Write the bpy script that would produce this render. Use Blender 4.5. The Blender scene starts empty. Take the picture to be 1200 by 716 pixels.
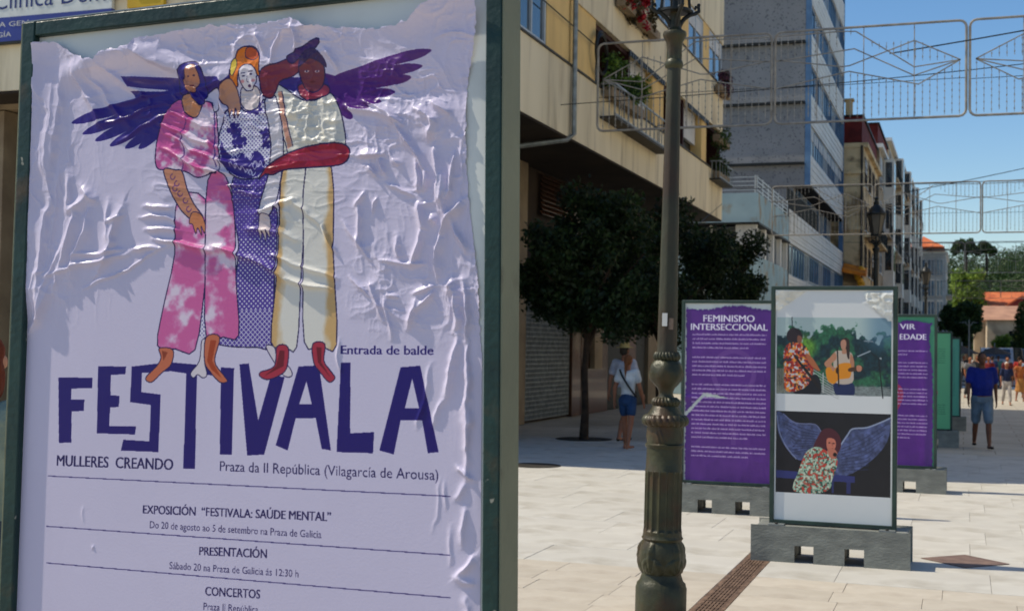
import bpy, bmesh, math, random
import numpy as np
from mathutils import Vector, Matrix
R = math.radians
random.seed(7); rng = np.random.default_rng(7)
SC = bpy.context.scene
COL = SC.collection

# ---------------------------------------------------------------- camera, sky, sun, exposure
cam_d = bpy.data.cameras.new('camera'); cam = bpy.data.objects.new('camera', cam_d); COL.objects.link(cam)
YAW, PITCH, ROLL = R(19.46), R(1.76), R(0.9)
f = Vector((-math.sin(YAW)*math.cos(PITCH), math.cos(YAW)*math.cos(PITCH), math.sin(PITCH)))
r0 = Vector((math.cos(YAW), math.sin(YAW), 0)); u0 = r0.cross(f)
r_ = r0*math.cos(ROLL)+u0*math.sin(ROLL); u_ = -r0*math.sin(ROLL)+u0*math.cos(ROLL)
m = Matrix((r_, u_, -f)).transposed().to_4x4(); m.translation = Vector((0, 0, 1.65))
cam.matrix_world = m
cam_d.sensor_fit = 'HORIZONTAL'; cam_d.sensor_width = 36; cam_d.lens = 45; cam_d.clip_start = .05; cam_d.clip_end = 4000
cam_d.dof.use_dof = True; cam_d.dof.focus_distance = 3.5; cam_d.dof.aperture_fstop = 9.0
SC.camera = cam
SUN_EL, SUN_AZ = R(52), R(9)          # the sun stands to the left (-X), turned AZ towards the camera side (-Y)
to_sun = Vector((-math.cos(SUN_AZ)*math.cos(SUN_EL), -math.sin(SUN_AZ)*math.cos(SUN_EL), math.sin(SUN_EL)))
w = bpy.data.worlds.new('World'); SC.world = w; w.use_nodes = True
nt = w.node_tree; bg = nt.nodes['Background']
sky = nt.nodes.new('ShaderNodeTexSky'); sky.sky_type = 'NISHITA'; sky.sun_disc = False
sky.sun_elevation = SUN_EL; sky.sun_rotation = math.atan2(to_sun.x, to_sun.y)
sky.air_density = 1.0; sky.dust_density = .6; sky.ozone_density = 1.6; sky.altitude = 0
hsv = nt.nodes.new('ShaderNodeHueSaturation'); hsv.inputs['Saturation'].default_value = 1.28; hsv.inputs['Hue'].default_value = .502
nt.links.new(sky.outputs[0], hsv.inputs['Color']); nt.links.new(hsv.outputs[0], bg.inputs[0]); bg.inputs[1].default_value = .112
sd = bpy.data.lights.new('sun', 'SUN'); sun = bpy.data.objects.new('sun', sd); COL.objects.link(sun)
sd.energy = 3.9; sd.angle = R(.53); sd.color = (1, .92, .76)
sun.rotation_euler = (-to_sun).to_track_quat('-Z', 'Y').to_euler()
SC.view_settings.view_transform = 'Standard'; SC.view_settings.look = 'None'; SC.view_settings.exposure = .32; SC.view_settings.gamma = 1

# ---------------------------------------------------------------- helpers
def L(r, g, b):
    return tuple(((c/255)/12.92 if c/255 <= .04045 else ((c/255+.055)/1.055)**2.4) for c in (r, g, b))
class MB:
    def __init__(s): s.v = []; s.f = []
    def add(s, vs, fs):
        n = len(s.v); s.v += [tuple(p) for p in vs]; s.f += [tuple(i+n for i in q) for q in fs]; return s
    def box(s, x0, x1, y0, y1, z0, z1):
        x0, x1 = min(x0, x1), max(x0, x1); y0, y1 = min(y0, y1), max(y0, y1); z0, z1 = min(z0, z1), max(z0, z1)
        return s.add([(x0,y0,z0),(x1,y0,z0),(x1,y1,z0),(x0,y1,z0),(x0,y0,z1),(x1,y0,z1),(x1,y1,z1),(x0,y1,z1)],
                     [(0,3,2,1),(4,5,6,7),(0,1,5,4),(1,2,6,5),(2,3,7,6),(3,0,4,7)])
    def prism(s, pts, a, b, axis=0):
        # polygon pts in the two other axes, extruded along axis from a to b
        n = len(pts)
        def P(p, c):
            return (c, p[0], p[1]) if axis == 0 else ((p[0], c, p[1]) if axis == 1 else (p[0], p[1], c))
        return s.add([P(p, a) for p in pts]+[P(p, b) for p in pts],
                     [tuple(range(n)), tuple(range(2*n-1, n-1, -1))]+[(i, (i+1) % n, n+(i+1) % n, n+i) for i in range(n)])
    def tube(s, path, r, n=8, cap=True, sy=1.0):
        path = [Vector(p) for p in path]; rs = r if isinstance(r, (list, tuple)) else [r]*len(path)
        rings = []; ref = None
        for i, p in enumerate(path):
            d = (path[min(i+1, len(path)-1)]-path[max(i-1, 0)])
            d = d.normalized() if d.length > 1e-9 else Vector((0, 0, 1))
            if ref is None: ref = Vector((1, 0, 0)) if abs(d.x) < .8 else Vector((0, 1, 0))
            a = (ref-d*ref.dot(d)).normalized(); b = d.cross(a); ref = a
            rings.append([p+(a*math.cos(t*2*math.pi/n)+b*math.sin(t*2*math.pi/n)*sy)*rs[i] for t in range(n)])
        vs = [q for rg in rings for q in rg]; fs = []
        for i in range(len(rings)-1):
            for t in range(n): fs.append((i*n+t, i*n+(t+1) % n, (i+1)*n+(t+1) % n, (i+1)*n+t))
        if cap: fs += [tuple(range(n-1, -1, -1)), tuple((len(rings)-1)*n+t for t in range(n))]
        return s.add(vs, fs)
    def lathe(s, prof, c=(0, 0, 0), n=24, mod=None):
        vs = []
        for z, r in prof:
            for t in range(n):
                a = t*2*math.pi/n; rr = r if mod is None else mod(z, r, a)
                vs.append((c[0]+rr*math.cos(a), c[1]+rr*math.sin(a), c[2]+z))
        fs = []
        for i in range(len(prof)-1):
            for t in range(n): fs.append((i*n+t, i*n+(t+1) % n, (i+1)*n+(t+1) % n, (i+1)*n+t))
        fs += [tuple(range(n-1, -1, -1)), tuple((len(prof)-1)*n+t for t in range(n))]
        return s.add(vs, fs)
    def ball(s, c, rx, ry=None, rz=None, n=10):
        ry = ry or rx; rz = rz or rx; k = len(s.v)
        prof = [(-math.cos(math.pi*i/n), math.sin(math.pi*i/n)+1e-4) for i in range(n+1)]
        s.lathe(prof, n=n+2)
        for i in range(k, len(s.v)):
            x, y, z = s.v[i]; s.v[i] = (c[0]+x*rx, c[1]+y*ry, c[2]+z*rz)
        return s
    def build(s, name, mat, parent=None, smooth=False, bevel=0, loc=None):
        me = bpy.data.meshes.new(name); me.from_pydata(s.v, [], s.f); me.update()
        if smooth:
            me.polygons.foreach_set('use_smooth', [True]*len(me.polygons)); 
            try: me.set_sharp_from_angle(angle=R(42))
            except Exception: pass
        o = bpy.data.objects.new(name, me); COL.objects.link(o)
        if mat: me.materials.append(mat)
        if parent: o.parent = parent
        if loc: o.location = loc
        if bevel:
            b = o.modifiers.new('bevel', 'BEVEL'); b.width = bevel; b.segments = 2; b.limit_method = 'ANGLE'
        return o
def tag(o, label=None, cat=None, group=None, kind=None):
    if label: o['label'] = label
    if cat: o['category'] = cat
    if group: o['group'] = group
    if kind: o['kind'] = kind
    return o
def empty(name, loc, label, cat, group=None, rz=0):
    o = bpy.data.objects.new(name, None); COL.objects.link(o); o.location = loc; o.rotation_euler = (0, 0, rz)
    o.empty_display_size = .2
    return tag(o, label, cat, group)
def rel(parent, *objs):
    # objects modelled in world coordinates are moved under a thing's base
    for o in objs: o.parent = parent; o.matrix_parent_inverse = Matrix.Translation(parent.location).inverted()
def box(name, mat, parent, x0, x1, y0, y1, z0, z1, bevel=0):
    o = MB().box(x0, x1, y0, y1, z0, z1).build(name, mat, bevel=bevel)
    if parent: rel(parent, o) if parent.type == 'EMPTY' else setattr(o, 'parent', parent)
    return o
def put(mb, name, mat, parent, **k):
    o = mb.build(name, mat, **k); 
    if parent: rel(parent, o) if parent.type == 'EMPTY' else setattr(o, 'parent', parent)
    return o
def copy_tree(o, parent=None):
    c = o.copy(); COL.objects.link(c)
    if parent: c.parent = parent; c.matrix_parent_inverse = o.matrix_parent_inverse.copy()
    for ch in list(o.children): copy_tree(ch, c)
    return c
def mesh_np(name, V, F, mat, parent=None, smooth=False):
    me = bpy.data.meshes.new(name); k = F.shape[1]
    me.vertices.add(len(V)); me.vertices.foreach_set('co', np.ascontiguousarray(V, dtype=np.float32).ravel())
    me.loops.add(F.size); me.loops.foreach_set('vertex_index', F.ravel().astype(np.int32))
    me.polygons.add(len(F)); me.polygons.foreach_set('loop_start', (np.arange(len(F))*k).astype(np.int32))
    me.update(calc_edges=True)
    if smooth: me.polygons.foreach_set('use_smooth', [True]*len(me.polygons))
    o = bpy.data.objects.new(name, me); COL.objects.link(o); me.materials.append(mat)
    if parent: rel(parent, o)
    return o

# ---------------------------------------------------------------- materials
def pmat(name, c, c2=None, scale=4, rough=.7, bump=0, bscale=40, metal=0, spec=.3, grime=0, gcol=(60, 52, 42), gscale=2.0, stretch=(1, 1, 1),
         coord='Object', rand=0, emis=None, trans=0, coat=0, mixlo=.35, mixhi=.65, bdist=.01, gl=.48, gh=.68, spots=0, scol=(60, 54, 48), sscale=30, sth=.70):
    M = bpy.data.materials.new(name); M.use_nodes = True; t = M.node_tree; N = t.nodes; P = N['Principled BSDF']
    tc = N.new('ShaderNodeTexCoord'); mp = N.new('ShaderNodeMapping'); mp.inputs['Scale'].default_value = stretch
    t.links.new(tc.outputs[coord], mp.inputs[0])
    def noise(sc, det=5):
        n = N.new('ShaderNodeTexNoise'); n.inputs['Scale'].default_value = sc; n.inputs['Detail'].default_value = det; t.links.new(mp.outputs[0], n.inputs[0]); return n
    c = L(*c); c2 = L(*c2) if c2 else tuple(v*.72 for v in c)
    n = noise(scale); cr = N.new('ShaderNodeValToRGB'); cr.color_ramp.elements[0].position = mixlo; cr.color_ramp.elements[1].position = mixhi
    cr.color_ramp.elements[0].color = (*c2, 1); cr.color_ramp.elements[1].color = (*c, 1); t.links.new(n.outputs[0], cr.inputs[0])
    out = cr.outputs[0]
    if grime:
        g = noise(gscale, 8); gr = N.new('ShaderNodeValToRGB'); gr.color_ramp.elements[0].position = gl; gr.color_ramp.elements[1].position = gh
        gr.color_ramp.elements[0].color = (0, 0, 0, 1); gr.color_ramp.elements[1].color = (grime, grime, grime, 1); t.links.new(g.outputs[0], gr.inputs[0])
        mx = N.new('ShaderNodeMix'); mx.data_type = 'RGBA'; t.links.new(gr.outputs[0], mx.inputs[0]); t.links.new(out, mx.inputs[6]); mx.inputs[7].default_value = (*L(*gcol), 1); out = mx.outputs[2]
    if spots:
        g2 = noise(sscale, 2); r2 = N.new('ShaderNodeValToRGB'); r2.color_ramp.elements[0].position = sth; r2.color_ramp.elements[1].position = sth+.025
        r2.color_ramp.elements[0].color = (0, 0, 0, 1); r2.color_ramp.elements[1].color = (spots, spots, spots, 1); t.links.new(g2.outputs[0], r2.inputs[0])
        m2 = N.new('ShaderNodeMix'); m2.data_type = 'RGBA'; t.links.new(r2.outputs[0], m2.inputs[0]); t.links.new(out, m2.inputs[6]); m2.inputs[7].default_value = (*L(*scol), 1); out = m2.outputs[2]
    if rand:
        oi = N.new('ShaderNodeObjectInfo'); mr = N.new('ShaderNodeMapRange'); mr.inputs[3].default_value = 1-rand; mr.inputs[4].default_value = 1+rand
        t.links.new(oi.outputs['Random'], mr.inputs[0]); hs = N.new('ShaderNodeHueSaturation'); t.links.new(mr.outputs[0], hs.inputs['Value']); t.links.new(out, hs.inputs['Color']); out = hs.outputs[0]
    t.links.new(out, P.inputs['Base Color'])
    P.inputs['Roughness'].default_value = rough; P.inputs['Metallic'].default_value = metal; P.inputs['Specular IOR Level'].default_value = spec
    P.inputs['Coat Weight'].default_value = coat
    if trans: P.inputs['Transmission Weight'].default_value = trans
    if bump:
        b = N.new('ShaderNodeBump'); b.inputs['Strength'].default_value = bump; b.inputs['Distance'].default_value = bdist; nb = noise(bscale, 4); t.links.new(nb.outputs[0], b.inputs['Height']); t.links.new(b.outputs[0], P.inputs['Normal'])
    return M
def leafmat(name, c, c2, rough=.55):
    M = bpy.data.materials.new(name); M.use_nodes = True; t = M.node_tree; N = t.nodes; P = N['Principled BSDF']
    tc = N.new('ShaderNodeTexCoord'); n = N.new('ShaderNodeTexNoise'); n.inputs['Scale'].default_value = 3.3; n.inputs['Detail'].default_value = 8; t.links.new(tc.outputs['Object'], n.inputs[0])
    cr = N.new('ShaderNodeValToRGB'); cr.color_ramp.elements[0].position = .35; cr.color_ramp.elements[1].position = .68
    cr.color_ramp.elements[0].color = (*L(*c2), 1); cr.color_ramp.elements[1].color = (*L(*c), 1); t.links.new(n.outputs[0], cr.inputs[0]); t.links.new(cr.outputs[0], P.inputs['Base Color'])
    P.inputs['Roughness'].default_value = rough; P.inputs['Specular IOR Level'].default_value = .3
    tr = N.new('ShaderNodeBsdfTranslucent'); t.links.new(cr.outputs[0], tr.inputs[0]); mx = N.new('ShaderNodeMixShader'); mx.inputs[0].default_value = .25
    t.links.new(P.outputs[0], mx.inputs[1]); t.links.new(tr.outputs[0], mx.inputs[2]); t.links.new(mx.outputs[0], N['Material Output'].inputs[0])
    return M
def imgmat(name, arr, rough=.35, coat=0, spec=.5, bump=0, bscale=60, transl=0):
    h, w_, _ = arr.shape
    im = bpy.data.images.new(name, w_, h); a = np.ones((h, w_, 4), np.float32); a[:, :, :3] = np.clip(arr[::-1]/255, 0, 1)
    im.pixels.foreach_set(a.ravel()); im.update(); im.pack()
    M = bpy.data.materials.new(name); M.use_nodes = True; t = M.node_tree; P = t.nodes['Principled BSDF']
    ti = t.nodes.new('ShaderNodeTexImage'); ti.image = im; ti.extension = 'EXTEND'; t.links.new(ti.outputs[0], P.inputs['Base Color'])
    P.inputs['Roughness'].default_value = rough; P.inputs['Coat Weight'].default_value = coat; P.inputs['Specular IOR Level'].default_value = spec; P.inputs['Coat Roughness'].default_value = .32
    if bump:
        tc = t.nodes.new('ShaderNodeTexCoord'); n = t.nodes.new('ShaderNodeTexNoise'); n.inputs['Scale'].default_value = bscale; t.links.new(tc.outputs['Object'], n.inputs[0])
        b = t.nodes.new('ShaderNodeBump'); b.inputs['Strength'].default_value = bump; b.inputs['Distance'].default_value = .002; t.links.new(n.outputs[0], b.inputs['Height']); t.links.new(b.outputs[0], P.inputs['Normal'])
    if transl:
        tr = t.nodes.new('ShaderNodeBsdfTranslucent'); tr.inputs[0].default_value = (.8, .62, .55, 1); mx = t.nodes.new('ShaderNodeMixShader'); mx.inputs[0].default_value = transl
        t.links.new(P.outputs[0], mx.inputs[1]); t.links.new(tr.outputs[0], mx.inputs[2]); t.links.new(mx.outputs[0], t.nodes['Material Output'].inputs[0])
    return M

# ---------------------------------------------------------------- drawing of flat print (posters) into arrays
class Art:
    def __init__(s, w, h, col): s.a = np.empty((h, w, 3), np.float32); s.a[:] = col; s.h = h; s.w = w
    def mask(s, loops):
        P = np.concatenate([np.asarray(l, float) for l in loops]); x0 = max(int(P[:, 0].min())-1, 0); x1 = min(int(P[:, 0].max())+2, s.w); y0 = max(int(P[:, 1].min())-1, 0); y1 = min(int(P[:, 1].max())+2, s.h)
        if x1 <= x0 or y1 <= y0: return None
        m = np.zeros((y1-y0, x1-x0), bool); yy = np.arange(y0, y1)+.5; xx = np.arange(x0, x1)+.5
        for l in loops:
            l = [tuple(p) for p in l]
            for (ax, ay), (bx, by) in zip(l, l[1:]+l[:1]):
                c = (ay > yy) != (by > yy)
                if not c.any(): continue
                r = np.nonzero(c)[0]; xc = ax+(yy[r]-ay)*(bx-ax)/(by-ay); m[r] ^= xx[None, :] < xc[:, None]
        return m, slice(y0, y1), slice(x0, x1)
    def poly(s, pts, col, *holes):
        r = s.mask([pts, *holes])
        if r is None: return
        m, ys, xs = r; v = s.a[ys, xs]
        if callable(col):
            Y, X = np.mgrid[ys, xs]; v[m] = col(X, Y)[m]
        else: v[m] = col
    def line(s, pts, wd, col, closed=False):
        pts = [tuple(p) for p in pts]
        if closed: pts = pts+pts[:1]
        for (ax, ay), (bx, by) in zip(pts, pts[1:]):
            x0 = max(int(min(ax, bx)-wd-1), 0); x1 = min(int(max(ax, bx)+wd+2), s.w); y0 = max(int(min(ay, by)-wd-1), 0); y1 = min(int(max(ay, by)+wd+2), s.h)
            if x1 <= x0 or y1 <= y0: continue
            Y, X = np.mgrid[y0:y1, x0:x1]; X = X+.5; Y = Y+.5; dx, dy = bx-ax, by-ay; ll = dx*dx+dy*dy+1e-9
            t = np.clip(((X-ax)*dx+(Y-ay)*dy)/ll, 0, 1); d = np.hypot(X-ax-t*dx, Y-ay-t*dy); s.a[y0:y1, x0:x1][d < wd/2] = col
    def ell(s, cx, cy, rx, ry, col, ang=0):
        s.poly([(cx+rx*math.cos(t)*math.cos(ang)-ry*math.sin(t)*math.sin(ang), cy+rx*math.cos(t)*math.sin(ang)+ry*math.sin(t)*math.cos(ang)) for t in np.linspace(0, 2*math.pi, 28, endpoint=False)], col)
    def text(s, txt, x, y, wd, cap, col, bold=0.0, sl=0.0):
        # left x, baseline y, total width wd (None = natural), cap height
        T, (bx0, bx1), ch = glyphs(txt, 0); ky = cap/ch; kx = ky if wd is None else wd/(bx1-bx0)
        for dx in ((0,) if not bold else (-cap*.032, cap*.032)):
            for tri in T: s.poly([(x+dx+(p[0]-bx0)*kx, y-p[1]*ky+(p[0]-bx0)*kx*sl) for p in tri], col)
def glyphs(txt, bold):
    cu = bpy.data.curves.new('t', 'FONT'); cu.body = txt; cu.offset = bold; cu.resolution_u = 3
    o = bpy.data.objects.new('t', cu); COL.objects.link(o); bpy.context.view_layer.update()
    me = o.evaluated_get(bpy.context.evaluated_depsgraph_get()).to_mesh(); me.calc_loop_triangles()
    V = [v.co.copy() for v in me.vertices]; T = [[(V[i].x, V[i].y) for i in t.vertices] for t in me.loop_triangles]
    xs = [p[0] for t in T for p in t]; o.evaluated_get(bpy.context.evaluated_depsgraph_get()).to_mesh_clear()
    bpy.data.objects.remove(o); bpy.data.curves.remove(cu)
    return T, (min(xs), max(xs)), .73+bold
def smc(pts, k=5, closed=True):
    n = len(pts); out = []
    rg = range(n) if closed else range(n-1)
    for i in rg:
        g = (lambda j: np.array(pts[j % n], float)) if closed else (lambda j: np.array(pts[min(max(j, 0), n-1)], float))
        a, b, c, d = g(i-1), g(i), g(i+1), g(i+2)
        for t in np.arange(k)/k: out.append(tuple(.5*((2*b)+(c-a)*t+(2*a-5*b+4*c-d)*t*t+(-a+3*b-3*c+d)*t**3)))
    if not closed: out.append(tuple(pts[-1]))
    return out
_lat = {}
def vnoise(X, Y, seed=0):
    if seed not in _lat: _lat[seed] = np.random.default_rng(seed).random((256, 256)).astype(np.float32)
    g = _lat[seed]; xi = np.floor(X).astype(int); yi = np.floor(Y).astype(int); fx = X-xi; fy = Y-yi; fx = fx*fx*(3-2*fx); fy = fy*fy*(3-2*fy)
    G = lambda a, b: g[b % 256, a % 256]
    return (G(xi, yi)*(1-fx)+G(xi+1, yi)*fx)*(1-fy)+(G(xi, yi+1)*(1-fx)+G(xi+1, yi+1)*fx)*fy
def fbm(X, Y, seed=0, o=4):
    a = 0; s = 0; k = 1.
    for i in range(o): a = a+vnoise(X*2**i, Y*2**i, seed+i)*k; s += k; k *= .5
    return a/s
def ridge(X, Y, seed, o=3, pw=3):
    a = 0; k = 1.; s = 0
    for i in range(o):
        n = 1-np.abs(2*vnoise(X*2**i, Y*2**i, seed+i)-1); a = a+k*n**pw; s += k; k *= .5
    return a/s
def sst(x, a, b):
    t = np.clip((x-a)/(b-a), 0, 1); return t*t*(3-2*t)
# ---------------------------------------------------------------- the big poster's print (outlines rectified into the sheet's own plane)
HM = np.array([[2.4459435977362185, 0.09608910231164024, -114.37939305076978], [0.22718583193082822, 2.053680167899167, -131.16939492637718], [0.0002807406391678513, 7.354380922459224e-05, 1.0]]); HM[1] += 30*HM[2]
HI = np.linalg.inv(HM)
def tp(pts): 
    p = np.c_[np.asarray(pts, float), np.ones(len(pts))] @ HM.T; return [tuple(q) for q in p[:, :2]/p[:, 2:]]
PW, PH, PPM = 1100, 2230, 1202.
INK = (28, 8, 106)
def big_poster():
    A = Art(PW, PH, (208, 200, 222))
    Y, X = np.mgrid[0:PH, 0:PW]; A.a += ((fbm(X/300., Y/300., 3)-.5)*8)[..., None]
    dk = (22, 12, 74)
    def out(p, w=2.6): A.line(p, w, dk, True)
    def shape(pts, col, k=5, w=2.6, smooth=True):
        p = smc(tp(pts), k) if smooth else tp(pts); A.poly(p, col)
        if w: out(p, w)
    def tie(c1, c2, sc, sd, bias=.5):
        c1 = np.array(c1, float); c2 = np.array(c2, float)
        def g(X, Y):
            n = fbm(X/sc, Y/sc, sd, 5); n2 = fbm(X/sc*2.5+40, Y/sc*2.5, sd+9, 4); t = sst(n*.65+n2*.35, bias-.07, bias+.09)[..., None]; return c1*(1-t)+c2*t
        return g
    def halftone(y0, y1):
        c1 = np.array((214, 212, 226.)); c2 = np.array((82, 60, 150.))
        def g(X, Y):
            t = np.clip((Y-y0)/(y1-y0), 0, 1); u = (X+Y)/11.; v = (X-Y)/11.; d = np.maximum(np.abs(u-np.round(u)), np.abs(v-np.round(v)))*2
            return np.where((d < .52+.42*t)[..., None] & (t > -1)[..., None], np.where((t < .55)[..., None] & (d < .50-.42*(0.5-t))[..., None], c1, c2), np.where((t < .55)[..., None], c2, c1))
        return g
    def dots(X, Y):
        u = (X+Y)/9.; v = (X-Y)/9.; d = np.hypot(u-np.round(u), v-np.round(v)); return np.where((d < .27)[..., None], np.array((84, 64, 150.)), np.array((216, 214, 228.)))
    PUR, VIO = (46, 26, 124), (78, 18, 116)
    # wings
    def feather(a, b, wd, col):
        (ax, ay), (bx, by) = a, b; L_ = math.hypot(bx-ax, by-ay); nx, ny = -(by-ay)/L_, (bx-ax)/L_
        wd *= 1.18; pr = [(0, .5), (.3, .8), (.65, 1), (.88, .8), (1, 0)]
        pts = [(ax+(bx-ax)*t+nx*wd*k, ay+(by-ay)*t+ny*wd*k) for t, k in pr]+[(ax+(bx-ax)*t-nx*wd*k, ay+(by-ay)*t-ny*wd*k) for t, k in pr[-2::-1]]
        A.poly(smc(tp(pts), 4), col)
    for a, b, wd in [((214, 106), (84, 145), 5.2), ((212, 112), (97, 158), 5.0), ((210, 120), (112, 166), 4.8), ((208, 128), (129, 172), 4.4), ((206, 136), (147, 175), 4.2), ((206, 142), (163, 175), 4)]: feather(a, b, wd, PUR)
    A.poly(tp([(144, 91), (200, 92), (232, 96), (240, 106), (204, 107), (152, 103)]), PUR); A.poly(tp([(154, 108), (236, 108), (226, 120), (163, 119)]), PUR)
    A.poly(tp([(186, 112), (232, 100), (222, 122), (196, 150), (184, 158)]), PUR)
    for a, b, wd in [((396, 92), (508, 61), 5.2), ((396, 99), (497, 79), 5), ((396, 106), (484, 92), 4.8), ((396, 112), (464, 109), 4.6), ((394, 116), (448, 120), 4.4), ((394, 120), (434, 127), 4.2), ((392, 122), (414, 140), 4)]: feather(a, b, wd, VIO)
    A.poly(tp([(372, 84), (400, 92), (410, 128), (398, 138), (386, 112)]), VIO); A.poly(tp([(325, 92), (345, 92), (384, 92), (388, 108), (344, 108), (330, 102)]), PUR)
    A.poly(tp([(232, 92), (258, 92), (262, 98), (278, 84), (276, 100), (262, 110), (238, 118)]), PUR)
    # centre woman: skirt and dress
    shape([(276, 205), (312, 200), (318, 240), (326, 252), (322, 330), (319, 404), (300, 408), (262, 406), (240, 396), (262, 380), (280, 300), (274, 250)], halftone(420, 830), w=2.6)
    shape([(243, 250), (244, 396), (234, 396), (232, 330)], dots, w=0, smooth=False)
    shape([(279, 118), (284, 128), (292, 133), (303, 132), (312, 118), (318, 140), (320, 190), (308, 207), (292, 211), (276, 208), (262, 192), (256, 170), (262, 145), (271, 126)], dots, 5, 3)
    def puzzle(cx, cy, s, col=PUR, an=0):
        for dx, dy, r in [(0, 0, 5), (5.5, -4, 3), (-5.5, 3.5, 3), (4, 5.5, 2.8), (-4.5, -5, 3), (0, -8, 2.2), (8, 2, 2.2)]:
            c, d = math.cos(an), math.sin(an); q = tp([(cx+(dx*c-dy*d)*s, cy+(dx*d+dy*c)*s)])[0]; A.ell(q[0], q[1], r*s*2.2, r*s*2.1, col)
    puzzle(299, 128, 1.0); puzzle(275, 154, .95, an=.6); puzzle(281, 166, .95, an=2); puzzle(312, 158, .7, an=1); puzzle(313, 170, .6)
    A.poly(smc(tp([(260, 168), (266, 178), (274, 184), (284, 180), (292, 186), (300, 178), (308, 183), (312, 196), (302, 207), (290, 210), (276, 206), (262, 192)])), PUR)
    rr = random.Random(3)
    for _ in range(16):
        x, y = rr.uniform(264, 308), rr.uniform(182, 206); q = tp([(x, y)])[0]; A.line(smc([(q[0]-9, q[1]), (q[0]-3, q[1]-7), (q[0]+3, q[1]+6), (q[0]+9, q[1])], 4, False), 1.6, (200, 196, 226))
    # neck, face and hair of the centre woman
    shape([(284, 104), (304, 104), (305, 124), (294, 131), (284, 124)], (214, 200, 200), w=2.4)
    shape([(274, 100), (272, 84), (277, 72), (283, 60), (292, 56), (302, 58), (307, 68), (306, 84), (308, 92), (302, 88), (296, 78), (288, 80), (282, 90), (280, 102)], (226, 120, 30), w=2.6)
    shape([(273, 76), (278, 70), (280, 78), (276, 90), (273, 88)], (226, 196, 70), w=1.6)
    shape([(292, 58), (300, 58), (306, 66), (300, 72), (290, 68)], (196, 82, 30), w=1.8)
    shape([(283, 84), (288, 78), (297, 78), (303, 86), (302, 98), (297, 106), (289, 107), (284, 98)], (222, 214, 222), w=2.2)
    for cx, cy, rx, ry, c in [(288, 91, 1.6, .9, dk), (297, 89, 1.6, .9, dk), (294, 102, 1.8, 1.3, (70, 30, 100)), (286.5, 97, 2, 1.6, (214, 150, 160)), (299, 96, 2, 1.6, (214, 150, 160))]:
        q = tp([(cx, cy)])[0]; A.ell(q[0], q[1], rx*2.2, ry*2.1, c)
    A.line(tp([(285.5, 88), (290, 87.4)]), 1.8, dk); A.line(tp([(294.5, 86), (299, 85.6)]), 1.8, dk); A.line(tp([(292.5, 91), (291.5, 97), (293.4, 98)]), 1.5, dk)
    # left woman
    pink = tie((206, 96, 156), (222, 204, 222), 60., 21, .52); pk2 = tie((196, 84, 150), (222, 204, 220), 44., 27, .53)
    shape([(209, 232), (243, 236), (243, 300), (240, 340), (229, 411), (206, 410), (185, 406), (192, 360), (205, 300)], pink, 3)
    shape([(244, 212), (264, 206), (275, 250), (277, 330), (280, 394), (262, 396), (242, 395), (241, 310)], pink, 3)
    shape([(206, 120), (222, 118), (238, 117), (252, 120), (256, 150), (258, 199), (248, 204), (232, 209), (218, 202), (200, 200), (184, 197), (184, 170), (192, 142)], pk2, 4)
    A.line(smc(tp([(214, 200), (217, 180), (214, 160), (222, 140)]), 4, False), 3, (110, 50, 130)); A.line(smc(tp([(252, 122), (253, 160), (254, 196)]), 4, False), 3, (70, 40, 130))
    shape([(238, 118), (256, 104), (258, 128), (252, 132), (250, 122)], (212, 204, 222), 4)
    shape([(192, 200), (206, 200), (214, 202), (220, 222), (228, 240), (238, 254), (236, 262), (224, 258), (212, 246), (202, 228)], (192, 130, 100), 4)
    shape([(226, 250), (236, 252), (241, 264), (240, 274), (236, 266), (237, 277), (232, 268), (230, 275), (226, 264), (222, 262)], (206, 128, 84), 4, 1.8)
    for x, y in [(203, 208), (208, 216), (212, 228), (218, 236), (206, 222), (222, 246)]:
        q = tp([(x, y)])[0]; A.line([(q[0]+6*math.cos(t), q[1]+6*math.sin(t)) for t in np.linspace(0, 4.6, 8)], 2.2, (90, 40, 110))
    shape([(216, 112), (236, 112), (238, 124), (234, 136), (228, 139), (220, 134), (215, 124)], (206, 140, 100), w=2.4)
    shape([(211, 100), (214, 84), (224, 76), (234, 75), (241, 84), (244, 100), (243, 118), (236, 124), (228, 116), (222, 110), (214, 112)], (46, 34, 134), w=2.4)
    shape([(219, 94), (224, 82), (232, 78), (237, 86), (237, 98), (232, 108), (225, 110), (220, 104)], (190, 128, 104), w=2)
    for cx, cy, rx, ry, c in [(225, 92, 1.6, .8, dk), (232, 91, 1.6, .8, dk), (228, 102, 2, .9, (120, 40, 60))]:
        q = tp([(cx, cy)])[0]; A.ell(q[0], q[1], rx*2.2, ry*2.1, c)
    shape([(258, 110), (262, 100), (270, 94), (276, 98), (280, 112), (283, 126), (281, 138), (277, 128), (277, 140), (273, 130), (271, 138), (268, 126), (262, 122)], (196, 140, 112), 4, 2)
    # right woman
    cream = tie((206, 204, 196), (226, 220, 206), 26., 33, .5)
    def trouser(x0, x1, s):
        oc = np.array((206, 168, 112.)); cr = np.array((222, 218, 208.)); a = tp([(x0, 300)])[0][0]; b = tp([(x1, 300)])[0][0]
        def g(X, Y):
            n = fbm(X/30., Y/60., 41+s, 4); e = np.clip((X-a)/(b-a), 0, 1); e = (1-e) if s == 0 else e; zz = .06*np.sin(Y/9.); t = sst(e+(n-.5)*.5+zz*.4, .62, .84)[..., None]; return cr*(1-t)+oc*t
        return g
    shape([(332, 200), (358, 198), (357, 260), (353, 330), (348, 408), (334, 407), (318, 402), (324, 330), (328, 260)], trouser(322, 357, 0), 3)
    shape([(359, 198), (389, 198), (391, 300), (395, 405), (376, 406), (357, 402), (356, 300)], trouser(356, 393, 1), 3)
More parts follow.
